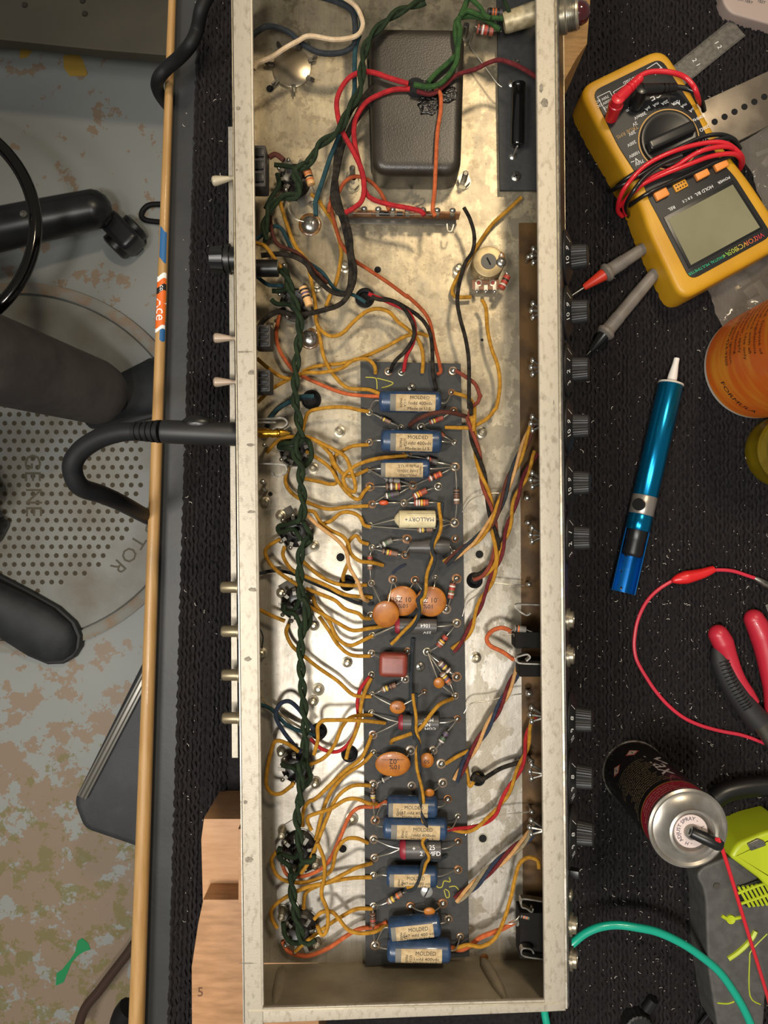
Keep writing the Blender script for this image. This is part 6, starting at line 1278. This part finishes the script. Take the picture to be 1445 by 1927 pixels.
# black case on the floor
e = empty('equipment_case', P(250, 1450, -.6), 'black equipment case with an aluminium edge strip below the bench', 'case')
zt_ = -.42
top = [(137, 1500), (145, 1505), (155, 1562), (265, 1602), (520, 1690), (620, 1300), (300, 1190), (262, 1235)]
mb = MB(); mb.prism(roundpoly([P(a, b, zt_).to_2d() for a, b in [(136, 1510), (156, 1562), (520, 1685), (640, 1300), (310, 1160)]], .012, 4), ZFL, zt_, .010, 4); mb.build('shell', mat('case_black', '#292b2e', .5, 0, '#313338', 30, bump=.15, bscale=700), e)
mb = MB(); a = P(155, 1500, zt_+.004); b = P(330, 1165, zt_+.004); d = b-a; mb.box(Mloc((a+b)/2, d), d.length, .014, .008, .002); s_ = mb.build('edge_strip', mat('strip_alu', '#8d8a84', .35, .7), e)
for o_ in (-.003, .003): mb = MB(); nrm = Vector((d.y, -d.x, 0)).normalized()*o_; mb.tube([a+nrm+Vector((0, 0, .004)), b+nrm+Vector((0, 0, .004))], .0012, 6, 1); mb.build('strip_groove', M_DSTEEL, s_)
# stool: chrome foot ring and star base leg with castor
sc_ = P(-195, 425, -.45); e = empty('workshop_stool', Vector((sc_.x, sc_.y, ZFL)), 'black stool with a chrome foot ring and five-star base at the left edge', 'stool')
rr = 262*(CAMZ+.45)/FPX; mb = MB(); mb.tube([Vector((sc_.x+math.cos(t*PI/24)*rr, sc_.y+math.sin(t*PI/24)*rr*.86, -.45)) for t in range(48)], .0095, 14, 2, close=True); mb.build('foot_ring', mat('chrome_dark', '#3c3a38', .12, .95), e)
hub = Vector((sc_.x-.25, sc_.y-.005, -.62)); tipx = P(225, 425, -.66)
mb = MB(); mb.lathe(Vector((hub.x, hub.y, -.68)), (0, 0, 1), [(0, .045), (.06, .04), (.07, .025), (.40, .025)], 24); mb.build('column', M_BLACKP, e)
mb = MB(); mb.lathe(Vector((hub.x, hub.y, -.28)), (0, 0, 1), [(0, .10), (.01, .17), (.05, .18), (.07, .16), (.075, 0)], 32); mb.build('seat', M_BLACKR, e)
M_LEG = mat('base_nylon', '#17181b', .35)
ang0 = math.atan2(P(172, 392, -.66).y-hub.y, P(172, 392, -.66).x-hub.x); Lg = (P(172, 392, -.66)-Vector((hub.x, hub.y, -.66))).length
for k in range(5):
    a = ang0+2*PI*k/5; d = Vector((math.cos(a), math.sin(a), 0)); mb = MB(); mb.tube([Vector((hub.x, hub.y, -.635)), Vector((hub.x, hub.y, -.645))+d*Lg*.5, Vector((hub.x, hub.y, -.665))+d*Lg], [.045, .038, .033], 16, 4); mb.sphere(Vector((hub.x, hub.y, -.665))+d*Lg, .034, (1, 1, .95), 16, 10); lg = mb.build('base_leg', M_LEG, e)
    q = Vector((hub.x, hub.y, ZFL+.035))+d*(Lg+.030)+Vector((d.y, -d.x, 0))*.036; dd_ = Vector((d.x*.5+d.y*.87, d.y*.5-d.x*.87, 0)); mb = MB(); mb.box(Mloc(q+Vector((0, 0, .008)), dd_), .072, .040, .052, .012, 3); cs = mb.build('castor', M_LEG, lg)
    for o_ in (-.023, .023): mb = MB(); mb.lathe(q+Vector((-dd_.y, dd_.x, 0))*o_+Vector((0, 0, -.008)), Vector((-dd_.y, dd_.x, 0))*(1 if o_ > 0 else -1), [(-.004, .026), (.006, .026), (.009, .021), (.009, 0)], 24); mb.build('wheel', M_BLACKP, cs)
mb = MB(); mb.lathe(P(46, 404, -.438), (0, 0, 1), [(0, .006), (.004, .005), (.004, 0)], 14); mb.build('ring_screw', M_STEEL, e)

# person standing at the left: trousers and black shoes show
def skin(name, verts, edges, radii, m, parent, root=0, sub=2):
    me = bpy.data.meshes.new(name); me.from_pydata([tuple(v) for v in verts], edges, []); me.update(); o = bpy.data.objects.new(name, me); C.objects.link(o)
    sm = o.modifiers.new('skin', 'SKIN'); sm.use_smooth_shade = True
    for i, r in enumerate(radii): sv = me.skin_vertices[0].data[i]; sv.radius = r if hasattr(r, '__len__') else (r, r); sv.use_root = (i == root)
    ss = o.modifiers.new('sub', 'SUBSURF'); ss.levels = sub; ss.render_levels = sub
    bpy.context.view_layer.update(); me2 = bpy.data.meshes.new_from_object(o.evaluated_get(bpy.context.evaluated_depsgraph_get()))
    bpy.data.objects.remove(o); o = bpy.data.objects.new(name, me2); C.objects.link(o); me2.materials.clear(); me2.materials.append(m); me2.polygons.foreach_set('use_smooth', [True]*len(me2.polygons))
    if parent is not None: attach(o, parent)
    return o
pe = empty('person', Vector((-.62, -.02, ZFL)), 'person standing at the left in dark trousers and black slip-on shoes', 'person')
M_SKIN = mat('skin_tone', '#b98c72', .55); M_TR = mat('trouser_cloth', '#4a4440', .9, 0, '#3a3532', 14, bump=.9, bscale=40)
ankA = Vector((-.485, .205, ZFL+.085)); ankB = Vector((-.80, -.115, ZFL+.085)); knA = Vector((-.60, .225, -.27)); knB = Vector((-.87, -.07, -.27)); hipA = Vector((-.74, .15, .16)); hipB = Vector((-.86, -.02, .16)); pel = Vector((-.81, .07, .22)); ch2 = Vector((-.83, .07, .46)); nk = Vector((-.80, .06, .66)); hd = Vector((-.77, .055, .76))
shA = Vector((-.72, .24, .60)); shB = Vector((-.92, -.10, .60)); elA = Vector((-.62, .27, .36)); elB = Vector((-.82, -.17, .36)); wrA = Vector((-.50, .16, .42)); wrB = Vector((-.62, -.15, .42))
body = skin('body', [pel, ch2, nk, hd+Vector((0, 0, -.03)), hd+Vector((.01, 0, .09)), shA, elA, wrA, wrA+Vector((.07, -.03, .01)), shB, elB, wrB, wrB+Vector((.07, .03, .01)), hipA, knA, ankA, hipB, knB, ankB],
            [(0, 1), (1, 2), (2, 3), (3, 4), (1, 5), (5, 6), (6, 7), (7, 8), (1, 9), (9, 10), (10, 11), (11, 12), (0, 13), (13, 14), (14, 15), (0, 16), (16, 17), (17, 18)],
            [.10, .11, .05, .07, .075, .05, .038, .026, .03, .05, .038, .026, .03, .07, .05, .032, .07, .05, .032], M_SKIN, pe)
skin('jumper', [pel+Vector((0, 0, .02)), ch2, nk+Vector((0, 0, -.03)), shA, elA, wrA+(elA-wrA)*.1, shB, elB, wrB+(elB-wrB)*.1], [(0, 1), (1, 2), (1, 3), (3, 4), (4, 5), (1, 6), (6, 7), (7, 8)], [.125, .13, .065, .062, .05, .038, .062, .05, .038], mat('jumper', '#2b2f36', .9), pe)
skin('trousers', [pel, hipA, hipA.lerp(knA, .5), knA, knA.lerp(ankA, .4), ankA.lerp(knA, .12), ankA+Vector((0, 0, -.005)), hipB, hipB.lerp(knB, .5), knB, knB.lerp(ankB, .4), ankB.lerp(knB, .12), ankB+Vector((0, 0, -.005))],
     [(0, 1), (1, 2), (2, 3), (3, 4), (4, 5), (5, 6), (0, 7), (7, 8), (8, 9), (9, 10), (10, 11), (11, 12)], [.125, .095, .085, .074, .068, .060, .060, .095, .085, .074, .068, .060, .060], M_TR, pe)
M_SHOE = mat('shoe_suede', '#1b1e22', .6, 0, '#25292c', 30); M_SOLE = mat('shoe_sole', '#26282a', .6)
for ank, toe in ((ankA, P(325, 705, ZFL+.05)), (ankB, P(128, 1232, ZFL+.05))):
    d = (toe-ank); d.z = 0; L = d.length; d.normalize(); sd = Vector((-d.y, d.x, 0)); heel = Vector((ank.x, ank.y, 0))-d*.065; T_ = L+.065
    prof = [(0, .030, .075), (.08, .037, .085), (.25, .039, .09), (.42, .040, .078), (.6, .046, .060), (.78, .049, .050), (.9, .042, .042), (.97, .026, .034), (1.0, .006, .025)]
    mb = MB(); n = 20; vs_ = []
    for f, w_, h_ in prof:
        for k in range(n):
            a = 2*PI*k/n; yy = math.cos(a)*w_; zz = max(.012, .012+(h_-.012)*(.5+.5*math.sin(a))); vs_.append(Vector((heel.x, heel.y, ZFL))+d*T_*f+sd*yy+Vector((0, 0, zz)))
    mb.raw(vs_, [[i*n+k, i*n+(k+1) % n, (i+1)*n+(k+1) % n, (i+1)*n+k] for i in range(len(prof)-1) for k in range(n)]+[list(range(n)), [(len(prof)-1)*n+k for k in range(n)]]); sh = mb.build('shoe', M_SHOE, pe, smooth=60)
    outline = []
    for s_ in (1, -1):
        ptsx = [(f, w_) for f, w_, _ in prof]; ptsx = ptsx if s_ == 1 else ptsx[::-1]
        outline += [(Vector((heel.x, heel.y, 0))+d*(T_*f+.004*(1 if f > .5 else -1))+sd*s_*(w_+.005)).to_2d() for f, w_ in ptsx]
    mb = MB(); mb.prism(outline, ZFL+.001, ZFL+.022, .004, 3); mb.build('sole', M_SOLE, sh)
mb = MB(); mb.sphere(hd+Vector((-.005, 0, .05)), .095, (1.0, .82, 1.05), 24, 16); mb.build('hair', mat('hair_dark', '#2a2019', .8), pe)
for dy in (-.03, .03):
    mb = MB(); mb.sphere(hd+Vector((.075, dy, .03)), .011, (1, 1, 1), 12, 8); mb.build('eye', M_WHITE, pe)
mb = MB(); mb.lathe(hd+Vector((.085, 0, .02)), (1, 0, -.5), [(0, .012), (.015, .008), (.017, 0)], 12); mb.build('nose', M_SKIN, pe)
for wr, s_ in ((wrA, -1), (wrB, 1)):
    pc = wr+Vector((.07, .03*s_, .01))
    for i in range(4): skin('finger', [pc+Vector((.0, (i-1.5)*.018, 0)), pc+Vector((.045+.006*(i in (1, 2)), (i-1.5)*.02, -.008)), pc+Vector((.068+.008*(i in (1, 2)), (i-1.5)*.02, -.028))], [(0, 1), (1, 2)], [.0095, .0085, .007], M_SKIN, pe, sub=1)
    skin('thumb', [pc+Vector((-.02, .02*s_, 0)), pc+Vector((.005, .045*s_, -.005)), pc+Vector((.03, .052*s_, -.015))], [(0, 1), (1, 2)], [.011, .0095, .008], M_SKIN, pe, sub=1)
